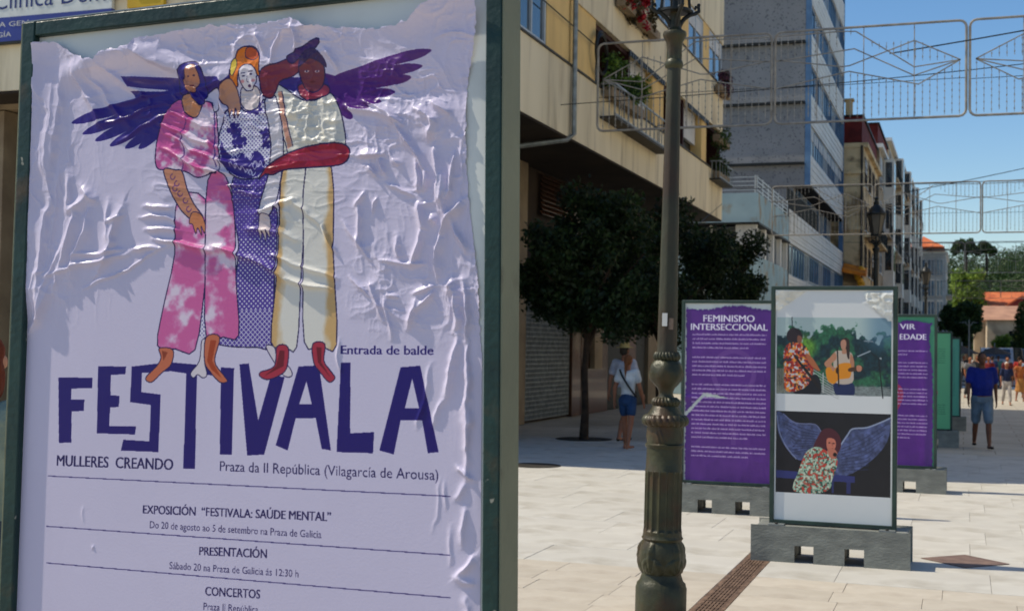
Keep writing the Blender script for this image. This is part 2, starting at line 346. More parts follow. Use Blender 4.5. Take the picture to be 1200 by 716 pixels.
    shape([(322, 100), (334, 104), (348, 114), (362, 120), (376, 116), (388, 110), (398, 126), (404, 150), (404, 176), (380, 174), (350, 180), (336, 186), (328, 160), (322, 130)], cream, 4)
    A.poly(tp([(326, 108), (331, 108), (343, 172), (338, 176)]), (206, 150, 130)); A.line(tp([(331, 108), (344, 172)]), 2.2, dk); A.line(tp([(322, 118), (338, 180)]), 2.2, dk)
    shape([(312, 120), (322, 112), (331, 140), (333, 180), (328, 220), (322, 244), (312, 256), (304, 250), (308, 230), (316, 200), (318, 160)], (212, 206, 214), 4)
    shape([(306, 252), (316, 254), (318, 266), (316, 280), (313, 270), (312, 284), (308, 272), (306, 282), (304, 268)], (214, 196, 196), 4, 1.6)
    shape([(309, 112), (306, 94), (310, 82), (326, 76), (340, 70), (356, 66), (362, 76), (346, 90), (330, 96), (324, 108), (318, 116)], (128, 44, 66), 4)
    shape([(338, 68), (352, 60), (372, 48), (378, 50), (372, 58), (356, 68), (344, 76)], (66, 30, 104), 4)
    shape([(352, 100), (382, 100), (386, 110), (374, 116), (362, 119), (352, 112)], (150, 50, 76), 4)
    shape([(352, 84), (356, 70), (366, 64), (378, 72), (382, 86), (378, 102), (368, 109), (358, 104)], (118, 50, 66), 4)
    shape([(352, 80), (356, 66), (368, 58), (380, 68), (384, 80), (376, 74), (366, 70), (358, 76)], (52, 24, 84), 4, 1.8)
    for cx, cy, rx, ry, c in [(361, 85, 2.6, 1.2, (206, 170, 170)), (373, 85, 2.6, 1.2, (206, 170, 170)), (361, 85, 1, 1, dk), (373, 85, 1, 1, dk), (367, 97, 3, 1, (96, 20, 40))]:
        q = tp([(cx, cy)])[0]; A.ell(q[0], q[1], rx*2.2, ry*2.1, c)
    shape([(306, 206), (314, 196), (326, 187), (345, 178), (372, 171), (398, 169), (409, 174), (410, 184), (402, 193), (384, 196), (356, 198), (334, 200), (320, 206), (312, 205), (304, 211)], (158, 22, 54), 5, 3)
    A.poly(smc(tp([(330, 188), (360, 180), (392, 176), (400, 182), (380, 188), (350, 190)])), (176, 50, 84)); A.line(tp([(314, 200), (326, 196)]), 1.6, (90, 10, 40)); A.line(tp([(318, 204), (330, 199)]), 1.6, (90, 10, 40))
    # FESTIVALA, cut-paper capitals
    c5 = lambda *p: [(x*.469, 380+y*.469) for x, y in p]; c6 = lambda *p: [(300+x*.469, 380+y*.469) for x, y in p]
    for l in [c5((147,135),(232,136),(231,162),(179,163),(178,190),(212,191),(210,219),(180,220),(179,298),(148,299)),
              c5((246,107),(316,108),(314,127),(278,129),(277,180),(299,181),(298,209),(276,210),(274,257),(341,258),(338,278),(243,275)),
              c5((330,108),(425,97),(424,120),(356,124),(354,172),(402,178),(397,322),(303,318),(309,291),(374,295),(378,204),(326,197)),
              c5((424,97),(545,108),(543,131),(493,127),(488,364),(459,363),(466,125),(424,119)),
              c5((553,110),(586,112),(580,329),(550,328)),
              [(281, 428), (292, 427), (303, 494), (318, 441), (334, 443), (310, 534), (290, 535)],
              c6((213,98),(237,98),(236,275),(296,272),(293,325),(202,322))]: A.poly(tp(l), INK)
    A.poly(tp(c6((107,108),(158,105),(188,318),(165,314),(150,237),(100,237),(80,318),(50,305))), INK, tp(c6((127,145),(140,202),(109,202))))
    A.poly(tp(c6((362,110),(411,106),(457,322),(430,325),(416,243),(362,243),(345,328),(309,318))), INK, tp(c6((391,138),(408,212),(373,212))))
    # feet, in front of the letters
    shape([(237, 400), (243, 402), (240, 424), (243, 440), (238, 444), (232, 440), (227, 444), (224, 438), (234, 424)], (214, 204, 210), 4, 2)
    shape([(312, 408), (322, 408), (326, 426), (338, 430), (343, 440), (338, 443), (330, 438)], (214, 204, 210), 4, 2)
    for l in [[(187, 409), (203, 411), (201, 428), (190, 438), (178, 449), (171, 444), (184, 430), (189, 420)], [(242, 396), (258, 396), (252, 424), (262, 440), (267, 448), (258, 449), (246, 436), (240, 424)]]: shape(l, (196, 106, 74), 4, 2.2)
    A.poly(tp([(190, 412), (197, 414), (192, 424)]), (140, 56, 30)); A.poly(tp([(247, 400), (254, 400), (249, 424), (260, 444), (248, 434), (243, 424)]), (164, 62, 24))
    for l in [[(325, 407), (338, 408), (337, 430), (330, 440), (314, 446), (305, 442), (306, 437), (322, 430)], [(367, 404), (381, 404), (380, 424), (388, 436), (393, 444), (386, 449), (376, 438), (368, 426)]]: shape(l, (170, 44, 66), 4, 2.2)
    A.poly(tp([(328, 412), (334, 412), (333, 430), (310, 442), (324, 430)]), (110, 16, 36)); A.poly(tp([(371, 408), (377, 408), (377, 426), (388, 444), (373, 426)]), (110, 16, 36))
    # lettering
    tx = (28, 20, 84)
    def txt(s, p, q, cap, bold, col=tx):
        a, b = tp([p, q]); A.text(s, a[0], a[1], b[0]-a[0], cap, col, bold, (b[1]-a[1])/(b[0]-a[0]))
    txt('Entrada de balde', (400, 416), (508, 417), 19, .025, INK)
    txt('MULLERES  CREANDO', (67, 547), (203, 552), 25, .03)
    txt('Praza da II República (Vilagarcía de Arousa)', (258, 553), (514, 564), 22, .0)
    txt('EXPOSICIÓN  “FESTIVALA: SAÚDE MENTAL”', (168, 603), (388, 612), 19, .03)
    txt('Do 20 de agosto ao 5 de setembro na Praza de Galicia', (176, 620), (377, 632), 15.5, .0)
    txt('PRESENTACIÓN', (234, 652), (313, 655.5), 19, .03)
    txt('Sábado 20 na Praza de Galicia ás 12:30 h', (199, 668), (350, 678), 15.5, .0)
    txt('CONCERTOS', (241, 699), (305, 703), 19, .03)
    txt('Praza II República', (239, 716), (303, 720), 15.5, .0)
    for p, q in [((57, 559), (528, 583)), ((55, 618), (528, 652)), ((55, 661), (528, 702))]:
        A.line(tp([p, q]), 2.2, (66, 58, 120))
    return A.a

def para(A, x0, x1, y, lh, n, col, r, th=.34):
    for i in range(n):
        x = x0; e = x1 if i < n-1 else x0+(x1-x0)*r.uniform(.3, .8)
        while x < e:
            wl = min(r.uniform(.012, .05)*(x1-x0)*2, e-x); k = x
            while k < x+wl:       # letter-like strokes, far below reading size
                hh = lh*th*r.uniform(.6, 1.15); A.poly([(k, y+i*lh-hh), (k+3.0, y+i*lh-hh), (k+3.0, y+i*lh), (k, y+i*lh)], col); k += 4.4
            x += wl+6
W_, H_ = 520, 1010
def purple_poster(lines, seed, right=False, red=False):
    A = Art(W_, H_, (84, 28, 126)); r = random.Random(seed); Y, X = np.mgrid[0:H_, 0:W_]; A.a += ((fbm(X/90., Y/90., seed)-.5)*22)[..., None]
    if not right:
        for k in np.linspace(0, 6.283, 60): A.ell(290+118*math.cos(k), 395+125*math.sin(k), 15, 15, (100, 52, 136))   # pale ring and bar of the emblem behind the text
        A.poly([(278, 520), (306, 520), (306, 800), (278, 800)], (98, 50, 134)); A.poly([(215, 640), (370, 640), (370, 668), (215, 668)], (98, 50, 134))
    else:
        A.poly(smc([(150, 480), (220, 440), (300, 470), (320, 540), (280, 640), (200, 690), (130, 640), (120, 540)]), (150, 34, 84)); A.ell(210, 400, 40, 46, (130, 50, 110))
    for t, x, y, wd, cap in lines: A.text(t, x, y, wd, cap, (236, 228, 240), .018)
    c = (196, 170, 214); y = 182 if not right else 236
    for n in ([4, 5, 13, 3] if not right else [2, 6, 6, 7]):
        para(A, 44, 476, y, 25, n, c, r); y += 25*n+30
    return A.a
def photo_panel():
    A = Art(W_, H_, (222, 222, 218)); r = random.Random(5)
    # scene 1: singer with patterned shirt and a guitar player before trees
    x0, x1, y0, y1 = 6, 514, 120, 457; Y, X = np.mgrid[y0:y1, x0:x1]
    n = fbm(X/46., Y/46., 51, 5); n2 = fbm(X/9., Y/9., 57, 3); t = sst(n, .42, .62)[..., None]
    im = np.array((12, 44, 52.))*(1-t)+np.array((40, 96, 66.))*t; im *= (.65+.7*n2)[..., None]
    gx = sst(np.hypot((X-130)/70., (Y-250)/70.), 1.0, .4)[..., None]; im = im*(1-gx)+np.array((92, 140, 46.))*gx*(.6+.8*n2[..., None])
    sk = sst(Y+(n-.5)*150+np.sin(X/40.)*12+(n2-.5)*30, 192, 178)[..., None]; im = im*(1-sk)+np.array((178, 196, 190.))*sk
    rt = sst(X, 360, 470)[..., None]*sst(Y, 300, 200)[..., None]*.6; im = im*(1-rt)+np.array((84, 122, 150.))*rt
    lo = sst(Y+(n-.5)*40, 410, 430)[..., None]; im = im*(1-lo)+np.array((120, 132, 128.))*lo*(.6+.6*n2[..., None]); A.a[y0:y1, x0:x1] = im
    q = lambda l: [(6+(x-40)*.756, (y-50)*.787) for x, y in l]           # traced print coordinates to sheet pixels
    def S(l, c, k=4): A.poly([(min(max(a, x0), x1), min(b, y1)) for a, b in smc(q(l), k)], c)
    for i in range(7): A.line(q([(255, 490+i*16), (410, 580+i*12)]), 3, (186, 186, 180))
    for x in (262, 318): A.line(q([(x, 510), (x, 620)]), 4, (190, 190, 184))
    for i in range(8): A.line(q([(495, 585+i*7), (705, 580+i*7)]), 1.6, (150, 152, 150))
    for i in range(6): A.line(q([(45+i*9, 490), (45+i*9, 625)]), 3, (170, 160, 130))
    def shirt(X, Y):
        a = fbm(X/11., Y/11., 61, 2); b = fbm(X/9.+30, Y/9., 66, 2); o = np.empty(X.shape+(3,)); o[:] = (214, 84, 34); o[a > .58] = (232, 150, 50); o[b > .62] = (50, 42, 56); o[(b < .36)] = (190, 196, 200); o[(a < .34)] = (150, 30, 30); return o
    S([(170, 570), (280, 520), (300, 634), (150, 634)], (16, 18, 30)); S([(120, 345), (185, 345), (225, 380), (250, 440), (262, 480), (240, 560), (200, 600), (130, 620), (90, 600), (84, 480), (82, 390)], shirt)
    S([(215, 400), (255, 430), (290, 480), (300, 500), (270, 490), (230, 450)], (176, 100, 60)); S([(150, 430), (160, 425), (292, 575), (280, 585)], (30, 20, 20)); S([(100, 290), (130, 262), (170, 268), (192, 300), (190, 330), (172, 345), (130, 340), (104, 330)], (40, 26, 34)); S([(165, 305), (188, 312), (188, 340), (165, 345)], (130, 80, 60)); A.line(q([(130, 203), (132, 262)]), 4, (20, 26, 30))
    S([(385, 560), (490, 560), (495, 636), (400, 636)], (26, 40, 84)); S([(382, 395), (430, 385), (485, 400), (492, 470), (488, 560), (385, 560), (378, 470)], (196, 178, 160)); S([(385, 395), (355, 425), (325, 455), (340, 480), (395, 510), (400, 490), (365, 462), (395, 430)], (190, 132, 100)); S([(478, 400), (498, 440), (496, 490), (480, 500), (474, 450)], (184, 124, 92))
    S([(424, 330), (446, 312), (468, 326), (472, 370), (470, 430), (458, 420), (450, 385), (430, 380)], (54, 34, 30)); S([(420, 335), (440, 322), (452, 340), (448, 370), (432, 380), (422, 366)], (188, 134, 108)); S([(430, 375), (450, 375), (452, 400), (428, 400)], (184, 130, 100))
    S([(335, 485), (360, 478), (378, 500), (410, 460), (470, 452), (482, 480), (476, 530), (440, 540), (410, 545), (380, 570), (348, 555), (335, 520)], (226, 140, 24)); S([(395, 480), (410, 488), (405, 512), (392, 505)], (60, 34, 14)); S([(470, 480), (540, 470), (545, 488), (472, 500)], (80, 50, 30)); S([(514, 466), (540, 468), (540, 494), (516, 496)], (196, 130, 100)); A.line(q([(400, 380), (410, 580)]), 6, (14, 12, 14))
    A.line(q([(520, 415), (590, 385)]), 5, (160, 170, 176)); A.line(q([(555, 330), (605, 332)]), 3, (150, 160, 170)); A.ell(*q([(650, 425)])[0], 5, 5, (170, 180, 180)); A.line(q([(640, 430), (665, 640)]), 5, (14, 20, 26)); A.line(q([(590, 390), (650, 430)]), 3, (20, 24, 28))
    # scene 2: woman with a microphone before painted wings
    x0, x1, y0, y1 = 6, 514, 533, 890; Y, X = np.mgrid[y0:y1, x0:x1]; A.a[y0:y1, x0:x1] = np.array((14, 13, 22.))+(fbm(X/30., Y/30., 71)*10)[..., None]
    z = lambda l: [(6+(x-30)*1.087, 533+(y-40)*1.05) for x, y in l]
    def S2(l, c, k=4): A.poly([(min(max(a, x0), x1), min(max(b, y0), y1)) for a, b in smc(z(l), k)], c)
    wc = lambda X, Y: np.array((84, 94, 138.))*(.5+.75*fbm(X/14., Y/14., 75, 3))[..., None]
    S2([(32, 48), (60, 52), (110, 85), (190, 95), (215, 130), (190, 180), (150, 240), (110, 235), (70, 190), (40, 130)], wc); S2([(290, 185), (340, 110), (400, 100), (450, 80), (495, 56), (490, 130), (460, 190), (400, 250), (330, 295), (270, 300)], wc)
    for i in range(9): A.line(smc(z([(205-i*4, 125+i*9), (140-i*6, 110+i*13), (55+i*9, 75+i*18)]), 4, False), 2.4, (34, 38, 74)); A.line(smc(z([(300, 190+i*11), (380+i*3, 150+i*15), (488-i*12, 78+i*24)]), 4, False), 2.4, (36, 44, 80))
    A.line(smc(z([(290, 185), (325, 130), (345, 105), (400, 98), (450, 78), (495, 56)]), 5, False), 6, (150, 160, 184)); A.line(smc(z([(60, 52), (110, 88), (190, 92), (216, 120)]), 5, False), 4.5, (110, 116, 150)); A.line(smc(z([(34, 60), (45, 130), (75, 190), (115, 238)]), 5, False), 4, (130, 138, 168))
    A.poly(z([(32, 288), (355, 300), (355, 326), (32, 320)]), (46, 52, 112)); A.poly(z([(322, 326), (338, 326), (338, 372), (322, 372)]), (40, 46, 100)); A.poly(z([(262, 326), (270, 326), (270, 372), (262, 372)]), (40, 46, 100))
    def blouse(X, Y):
        a = fbm(X/10., Y/10., 81, 2); b = fbm(X/8.+9, Y/8., 85, 2); o = np.empty(X.shape+(3,)); o[:] = (148, 186, 158); o[a > .57] = (40, 88, 74); o[b > .6] = (196, 66, 54); o[b < .36] = (214, 214, 190); return o
    S2([(200, 150), (225, 112), (262, 108), (292, 136), (298, 180), (275, 215), (212, 220), (184, 196)], (78, 26, 40)); S2([(165, 200), (205, 185), (265, 215), (285, 240), (270, 300), (230, 372), (106, 372), (125, 290), (145, 230)], blouse)
    S2([(240, 152), (258, 146), (275, 156), (276, 184), (260, 200), (242, 190)], (206, 120, 96)); A.ell(*z([(251, 166)])[0], 5, 3, (40, 16, 22)); A.ell(*z([(268, 168)])[0], 5, 3, (40, 16, 22)); A.ell(*z([(262, 190)])[0], 7, 3, (120, 30, 40)); A.line(z([(261, 166), (264, 178)]), 3, (160, 84, 70)); S2([(245, 190), (272, 192), (284, 212), (270, 232), (250, 222)], (196, 116, 92)); A.ell(*z([(274, 214)])[0], 9, 9, (20, 14, 20)); S2([(205, 345), (240, 320), (262, 330), (250, 360), (215, 372)], blouse)
    A.a = np.clip(A.a, 0, 255)
    return A.a
def green_poster(seed, col, fig):
    A = Art(W_, H_, col); r = random.Random(seed)
    if fig:
        para(A, 60, 380, 92, 30, 1, (16, 62, 46), r, 1.1)
        para(A, 60, 470, 170, 24, 8, (30, 92, 66), r)
        A.poly(smc([(60, 500), (190, 470), (330, 520), (400, 620), (340, 690), (60, 690)]), (196, 54, 96)); A.poly(smc([(110, 470), (130, 400), (190, 380), (240, 410), (250, 480), (230, 520), (140, 520)]), (40, 20, 30)); A.ell(182, 452, 34, 44, (206, 150, 120))
        para(A, 60, 470, 760, 24, 6, (30, 92, 66), r)
    else: para(A, 60, 470, 120, 24, 28, (24, 92, 94), r)
    return A.a
# ---------------------------------------------------------------- shared materials
M_green = pmat('green_enamel', (34, 60, 54), (24, 44, 42), 6, .42, .2, 60, spec=.3, grime=.6, gcol=(92, 70, 44), gscale=9, gl=.60, gh=.72, spots=.8, scol=(150, 148, 134), sscale=34, sth=.71)
M_greenA = pmat('dull_green_metal', (58, 76, 66), (46, 60, 54), 5, .5, .15, 60, grime=.35, gcol=(96, 84, 60), gscale=8, gl=.6, gh=.75)
M_olive = pmat('olive_side_metal', (122, 124, 100), (100, 104, 84), 3, .55, .1, 60, grime=.4, gcol=(70, 60, 44), gscale=10, gl=.6, gh=.7)
M_zinc = pmat('zinc_edge', (150, 154, 152), (120, 124, 122), 8, .4, metal=.4)
M_board = pmat('white_board', (214, 216, 210), (200, 203, 198), 3, .38, spec=.5, grime=.25, gcol=(150, 150, 138), gscale=5)
M_base = pmat('recycled_plastic', (134, 135, 126), (112, 113, 106), 5, .62, .5, 34, grime=.5, gcol=(124, 124, 118), gscale=7, stretch=(1, 1, 2.2), gl=.5, gh=.75)
M_slab = pmat('granite_slab', (194, 190, 180), (180, 175, 165), 1.3, .78, .35, 160, grime=.7, gcol=(134, 124, 108), gscale=1.7, rand=.05, spots=.55, scol=(96, 90, 82), sscale=9, sth=.74, bdist=.003, gl=.5, gh=.75)
M_slabt = pmat('tan_granite_slab', (190, 181, 166), (176, 166, 150), 2, .78, .4, 150, grime=.55, gcol=(124, 106, 86), gscale=2.4, rand=.06, spots=.6, scol=(90, 82, 74), sscale=11, sth=.74, bdist=.003, gl=.5, gh=.75)
M_rust = pmat('rusty_grate', (122, 98, 80), (84, 66, 54), 9, .8, .5, 80)
M_dark = pmat('dark_gap', (26, 24, 22), (16, 15, 14), 5, .9)
M_concrete = pmat('stained_render', (238, 222, 188), (222, 206, 172), 1.2, .85, .4, 25, grime=.6, gcol=(140, 120, 94), gscale=2.6, stretch=(1, 1, .16), gl=.52, gh=.74)
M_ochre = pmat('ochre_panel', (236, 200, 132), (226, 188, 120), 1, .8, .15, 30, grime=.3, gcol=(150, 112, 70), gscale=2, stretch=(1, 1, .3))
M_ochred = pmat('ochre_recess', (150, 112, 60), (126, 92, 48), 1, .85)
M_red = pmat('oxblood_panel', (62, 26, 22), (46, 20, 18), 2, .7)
M_white = pmat('white_blind', (206, 204, 198), (190, 188, 184), 2, .6)
M_alu = pmat('white_aluminium', (190, 196, 198), (170, 176, 180), 3, .45, metal=.2)
M_glass = pmat('window_glass', (40, 52, 62), (28, 36, 44), 2, .08, spec=.8, coat=.5)
M_glassb = pmat('blue_window_glass', (44, 84, 116), (30, 56, 82), 2, .1, spec=.8, coat=.5)
M_iron = pmat('weathered_iron', (70, 66, 60), (52, 48, 44), 8, .6, metal=.3, bump=.2, bscale=60)
M_ironb = pmat('black_iron', (30, 32, 30), (20, 22, 20), 8, .5)
M_tower = pmat('dark_pebbledash', (140, 139, 138), (124, 124, 124), .5, .9, .8, 30, grime=.7, gcol=(60, 64, 72), gscale=11, bdist=.03, gl=.60, gh=.64)
M_clad = pmat('pale_cladding', (228, 226, 218), (216, 214, 206), 1, .6, .1, 20)
M_steelb = pmat('blue_steel_edge', (96, 128, 160), (80, 110, 140), 2, .5)
M_peel = pmat('peeling_blue_paint', (160, 186, 194), (142, 168, 178), .9, .85, .5, 12, grime=.8, gcol=(150, 138, 116), gscale=1.3, gl=.52, gh=.62)
M_stone = pmat('beige_stone', (150, 132, 106), (128, 110, 88), 2, .8, .3, 30)
M_brown = pmat('polished_brown_stone', (92, 60, 44), (72, 46, 34), 5, .25, coat=.2)
M_tan = pmat('crumbling_stucco', (232, 206, 160), (204, 176, 132), .55, .9, .8, 5, grime=.8, gcol=(112, 92, 70), gscale=.9, bdist=.05, gl=.5, gh=.62)
M_redroof = pmat('dark_red_tile_hanging', (120, 38, 32), (86, 28, 26), 1.5, .8, .4, 12)
M_tile = pmat('orange_roof_tile', (206, 116, 70), (176, 90, 54), .8, .85, .6, 5, bdist=.05)
M_tile2 = pmat('faded_roof_tile', (176, 134, 108), (150, 112, 92), .6, .85, .6, 5, bdist=.05)
M_bark = pmat('bark', (70, 54, 42), (46, 36, 28), 9, .9, .8, 30)
M_string = pmat('light_string_metal', (164, 158, 148), (134, 128, 120), 6, .5, metal=.2)
M_leafd = leafmat('clipped_leaf', (50, 70, 32), (18, 30, 14))
M_leafp = leafmat('pot_leaf', (74, 96, 40), (36, 56, 24))
M_leafh = leafmat('hill_leaf', (76, 100, 42), (32, 52, 28))
M_leafl = leafmat('bright_leaf', (140, 160, 58), (70, 98, 36))
M_leafc = leafmat('dark_conifer', (70, 92, 42), (32, 50, 26))
M_gal = pmat('white_gallery_paint', (234, 228, 214), (212, 204, 190), 1, .6)
M_flower = pmat('red_petals', (190, 26, 40), (130, 12, 26), 8, .6)

# ---------------------------------------------------------------- the ground: one sheet, slabs, drain
def ground_mat():
    M = pmat('paving_far', (188, 180, 164), (172, 163, 148), .7, .8, .3, 60, grime=.4, gcol=(150, 140, 126), gscale=.5); t = M.node_tree; N = t.nodes; P = N['Principled BSDF']
    src = P.inputs['Base Color'].links[0].from_socket; br = N.new('ShaderNodeTexBrick'); tc = N.new('ShaderNodeTexCoord'); t.links.new(tc.outputs['Object'], br.inputs[0])
    br.inputs['Scale'].default_value = 1; br.inputs['Brick Width'].default_value = 1.0; br.inputs['Row Height'].default_value = .7; br.inputs['Mortar Size'].default_value = .008
    br.inputs['Color1'].default_value = (1, 1, 1, 1); br.inputs['Color2'].default_value = (.88, .88, .88, 1); br.inputs['Mortar'].default_value = (.5, .48, .45, 1)
    mx = N.new('ShaderNodeMix'); mx.data_type = 'RGBA'; mx.blend_type = 'MULTIPLY'; mx.inputs[0].default_value = 1; t.links.new(src, mx.inputs[6]); t.links.new(br.outputs[0], mx.inputs[7]); t.links.new(mx.outputs[2], P.inputs['Base Color']); return M
g = MB().add([(-900, -200, 0), (900, -200, 0), (900, 1500, 0), (-900, 1500, 0)], [(0, 1, 2, 3)]).build('ground', ground_mat(), loc=(0, 0, -.012)); tag(g, kind='structure')
DX0, DX1 = -1.625, -1.415
pav = tag(MB().add([(-7.32, 7.18, -.008), (2.32, 7.18, -.008), (2.32, 21.9, -.008), (-7.32, 21.9, -.008)], [(0, 1, 2, 3)]).build('pavement', pmat('joint_grit', (160, 150, 134), (136, 127, 112), 9, .95)), kind='structure')
_slab = {}
def slab(x0, x1, y0, y1, mat):
    k = (round(x1-x0, 3), round(y1-y0, 3), mat.name)
    if k not in _slab:
        w_, d_ = (x1-x0)/2-.0012, (y1-y0)/2-.0012; b = .002
        mb = MB().add([(-w_, -d_, -.03), (w_, -d_, -.03), (w_, d_, -.03), (-w_, d_, -.03), (-w_, -d_, -b), (w_, -d_, -b), (w_, d_, -b), (-w_, d_, -b), (-w_+b, -d_+b, 0), (w_-b, -d_+b, 0), (w_-b, d_-b, 0), (-w_+b, d_-b, 0)],
            [(0, 1, 5, 4), (1, 2, 6, 5), (2, 3, 7, 6), (3, 0, 4, 7), (4, 5, 9, 8), (5, 6, 10, 9), (6, 7, 11, 10), (7, 4, 8, 11), (8, 9, 10, 11)])
        o = mb.build('slab', mat, pav); _slab[k] = o
    else: o = _slab[k].copy(); COL.objects.link(o); o.parent = pav
    o.location = ((x0+x1)/2, (y0+y1)/2, random.uniform(-.0012, .0012)); return o
def cols(a, b, w_):
    n = max(1, round((b-a)/w_)); return [(a+(b-a)*i/n, a+(b-a)*(i+1)/n) for i in range(n)]
nslab = 0
for j in range(6):                                  # tan band of small slabs nearest the camera
    y0 = 7.2+j*.37
    for a, b in cols(-7.3+.28*(j % 2), DX0, .60+.02*(j % 2))+cols(DX1, 1.5+.3*(j % 2), .56+.09*(j % 2)):
        slab(a, b, y0, y0+.37, M_slabt); nslab += 1
j = 0; y = 9.42
while y < 21.9:
    o_ = (j % 2)*.55; xa = max(-7.3, -.42*y-.6); 
    e_ = 3.45 if y > 12 else 2.3; s_ = (.55, .95, .35)[j % 3]; L1 = [(DX1, DX1+s_)]+cols(DX1+s_, e_, 1.1); L0 = cols(-7.3, DX0-s_, 1.13)+[(DX0-s_, DX0)]
    for a, b in L0+L1:
        slab(a, b, y, y+.78, M_slab); nslab += 1
    y += .78; j += 1
# drain: an iron channel with slotted gratings, one part each
dr = empty('drain_channel', ((DX0+DX1)/2, 6.9, 0), 'long rusty brown slotted drain running along the pale paving beside the lamp post', 'drain')
dc = MB().box(DX0, DX1, 6.9, 22, -.03, -.012); put(dc, 'channel', M_dark, dr)
put(MB().box(DX0+.002, DX0+.025, 6.9, 22, -.0115, .001).box(DX1-.025, DX1-.002, 6.9, 22, -.0115, .001), 'edge_strip', M_rust, dr)
gb = MB(); 
for i in range(7): x = -.072+i*.024; gb.box(x-.0075, x+.0075, .003, .487, -.010, .0015)
for i in range(6): gb.box(-.08, .08, i*.09+.01, i*.09+.026, -.0105, .0008)
g0 = None
for i in range(30):
    if g0 is None: g0 = gb.build('grating', M_rust); o = g0
    else: o = g0.copy(); COL.objects.link(o)
    o.parent = dr; o.location = (0, i*.5, 0)
# square inspection plate set diagonally
ip = tag(MB().add([(-.33, 0, 0), (0, -.33, 0), (.33, 0, 0), (0, .33, 0), (-.33, 0, .004), (0, -.33, .004), (.33, 0, .004), (0, .33, .004)], [(0, 1, 5, 4), (1, 2, 6, 5), (2, 3, 7, 6), (3, 0, 4, 7), (4, 5, 6, 7)]).build('inspection_cover', pmat('cover_plate', (126, 104, 92), (104, 84, 76), 9, .7, .5, 70), loc=(.015, 10.78, .0015)),
    'dark brownish square inspection cover set diagonally in the paving right of the photo panel', 'manhole cover')
mc = tag(MB().lathe([(0, .36), (.006, .36), (.007, .34), (.004, .33), (.006, .31)], n=32).build('manhole_cover', M_iron, loc=(-5.55, 16.75, .001)), 'round dark iron manhole cover at the edge of the shade left of the lamp post', 'manhole cover')
# far roadway crossing and its pale stripes
road = tag(MB().box(-2.5, 12, 62, 70, -.011, -.004).build('road', pmat('asphalt', (66, 66, 68), (54, 54, 56), 3, .9, .3, 90)), kind='structure')
for i in range(14): 
    sl = MB().box(-2.2+i*1.0, -1.7+i*1.0, 63, 66.5, -.0038, -.001).build('crossing_stripe', M_white, road)

# ---------------------------------------------------------------- generic facade pieces (facades that face +X)
def winX(parent, X, y0, y1, z0, z1, fm, gm, mull=1, sill=True, blind=0, fw=.06, depth=.12, cross=0):
    fr = MB(); 
    fr.box(X-.04, X+.03, y0, y0+fw, z0, z1).box(X-.04, X+.03, y1-fw, y1, z0, z1).box(X-.04, X+.028, y0+fw, y1-fw, z0, z0+fw).box(X-.04, X+.028, y0+fw, y1-fw, z1-fw, z1)
    for i in range(mull):
        yc = y0+(y1-y0)*(i+1)/(mull+1); fr.box(X-.035, X+.026, yc-fw/2, yc+fw/2, z0+fw, z1-fw)
    for i in range(cross):
        zc = z0+(z1-z0)*(i+1)/(cross+1); fr.box(X-.033, X+.024, y0+fw, y1-fw, zc-fw/3, zc+fw/3)
    o = put(fr, 'window', fm, parent); p = box('pane', gm, o, X-.03, X-.012, y0+fw*.5, y1-fw*.5, z0+fw*.5, z1-fw*.5)
    if blind: box('blind', M_white, o, X-.008, X+.012, y0+fw, y1-fw, z1-(z1-z0)*blind, z1-fw)
    if sill: box('sill', M_clad, o, X-.03, X+.09, y0-.04, y1+.04, z0-.06, z0)
    return o
def railX(parent, X, y0, y1, z0, z1, mat, n=None, rails=2, th=.012, name='railing'):
    mb = MB(); n = n or int((y1-y0)/.14)
    for i in range(n+1):
        y = y0+(y1-y0)*i/n; mb.box(X-th, X+th, y-th, y+th, z0, z1)
    for i in range(rails):
        z = z0+.04+(z1-z0-.04)*i/(rails-1); mb.box(X-th*1.5, X+th*1.5, y0-.013, y1+.013, z-.015, z+.017)
    return put(mb, name, mat, parent)
def leaves(centers, radii, n, size, mat, name, parent=None, seed=1, shell=.55, squash=1.0):
    g_ = np.random.default_rng(seed); C_ = np.array(centers, float); Rr = np.array(radii, float)
    if Rr.ndim == 1: Rr = np.repeat(Rr[:, None], 3, 1)
    wgt = Rr.prod(1)**.67; idx = g_.choice(len(C_), n, p=wgt/wgt.sum()); d = g_.normal(size=(n, 3)); d /= np.linalg.norm(d, axis=1)[:, None]
    rad = (shell+(1-shell)*g_.random(n)**.6)[:, None]*(1+.12*g_.normal(size=(n, 1))); P = C_[idx]+d*rad*Rr[idx]
    a = g_.normal(size=(n, 3)); a += d*.3; a /= np.linalg.norm(a, axis=1)[:, None]; b = np.cross(a, g_.normal(size=(n, 3))); b /= np.linalg.norm(b, axis=1)[:, None]
    s = size*(.6+.8*g_.random(n))[:, None]; V = np.empty((n, 4, 3)); V[:, 0] = P-a*s; V[:, 1] = P+b*s*.45; V[:, 2] = P+a*s; V[:, 3] = P-b*s*.45
    c = np.cross(a, b); V[:, 1] += c*s*.15; V[:, 3] += c*s*.15
    F = np.arange(n*4).reshape(n, 4); return mesh_np(name, V.reshape(-1, 3), F, mat, parent)

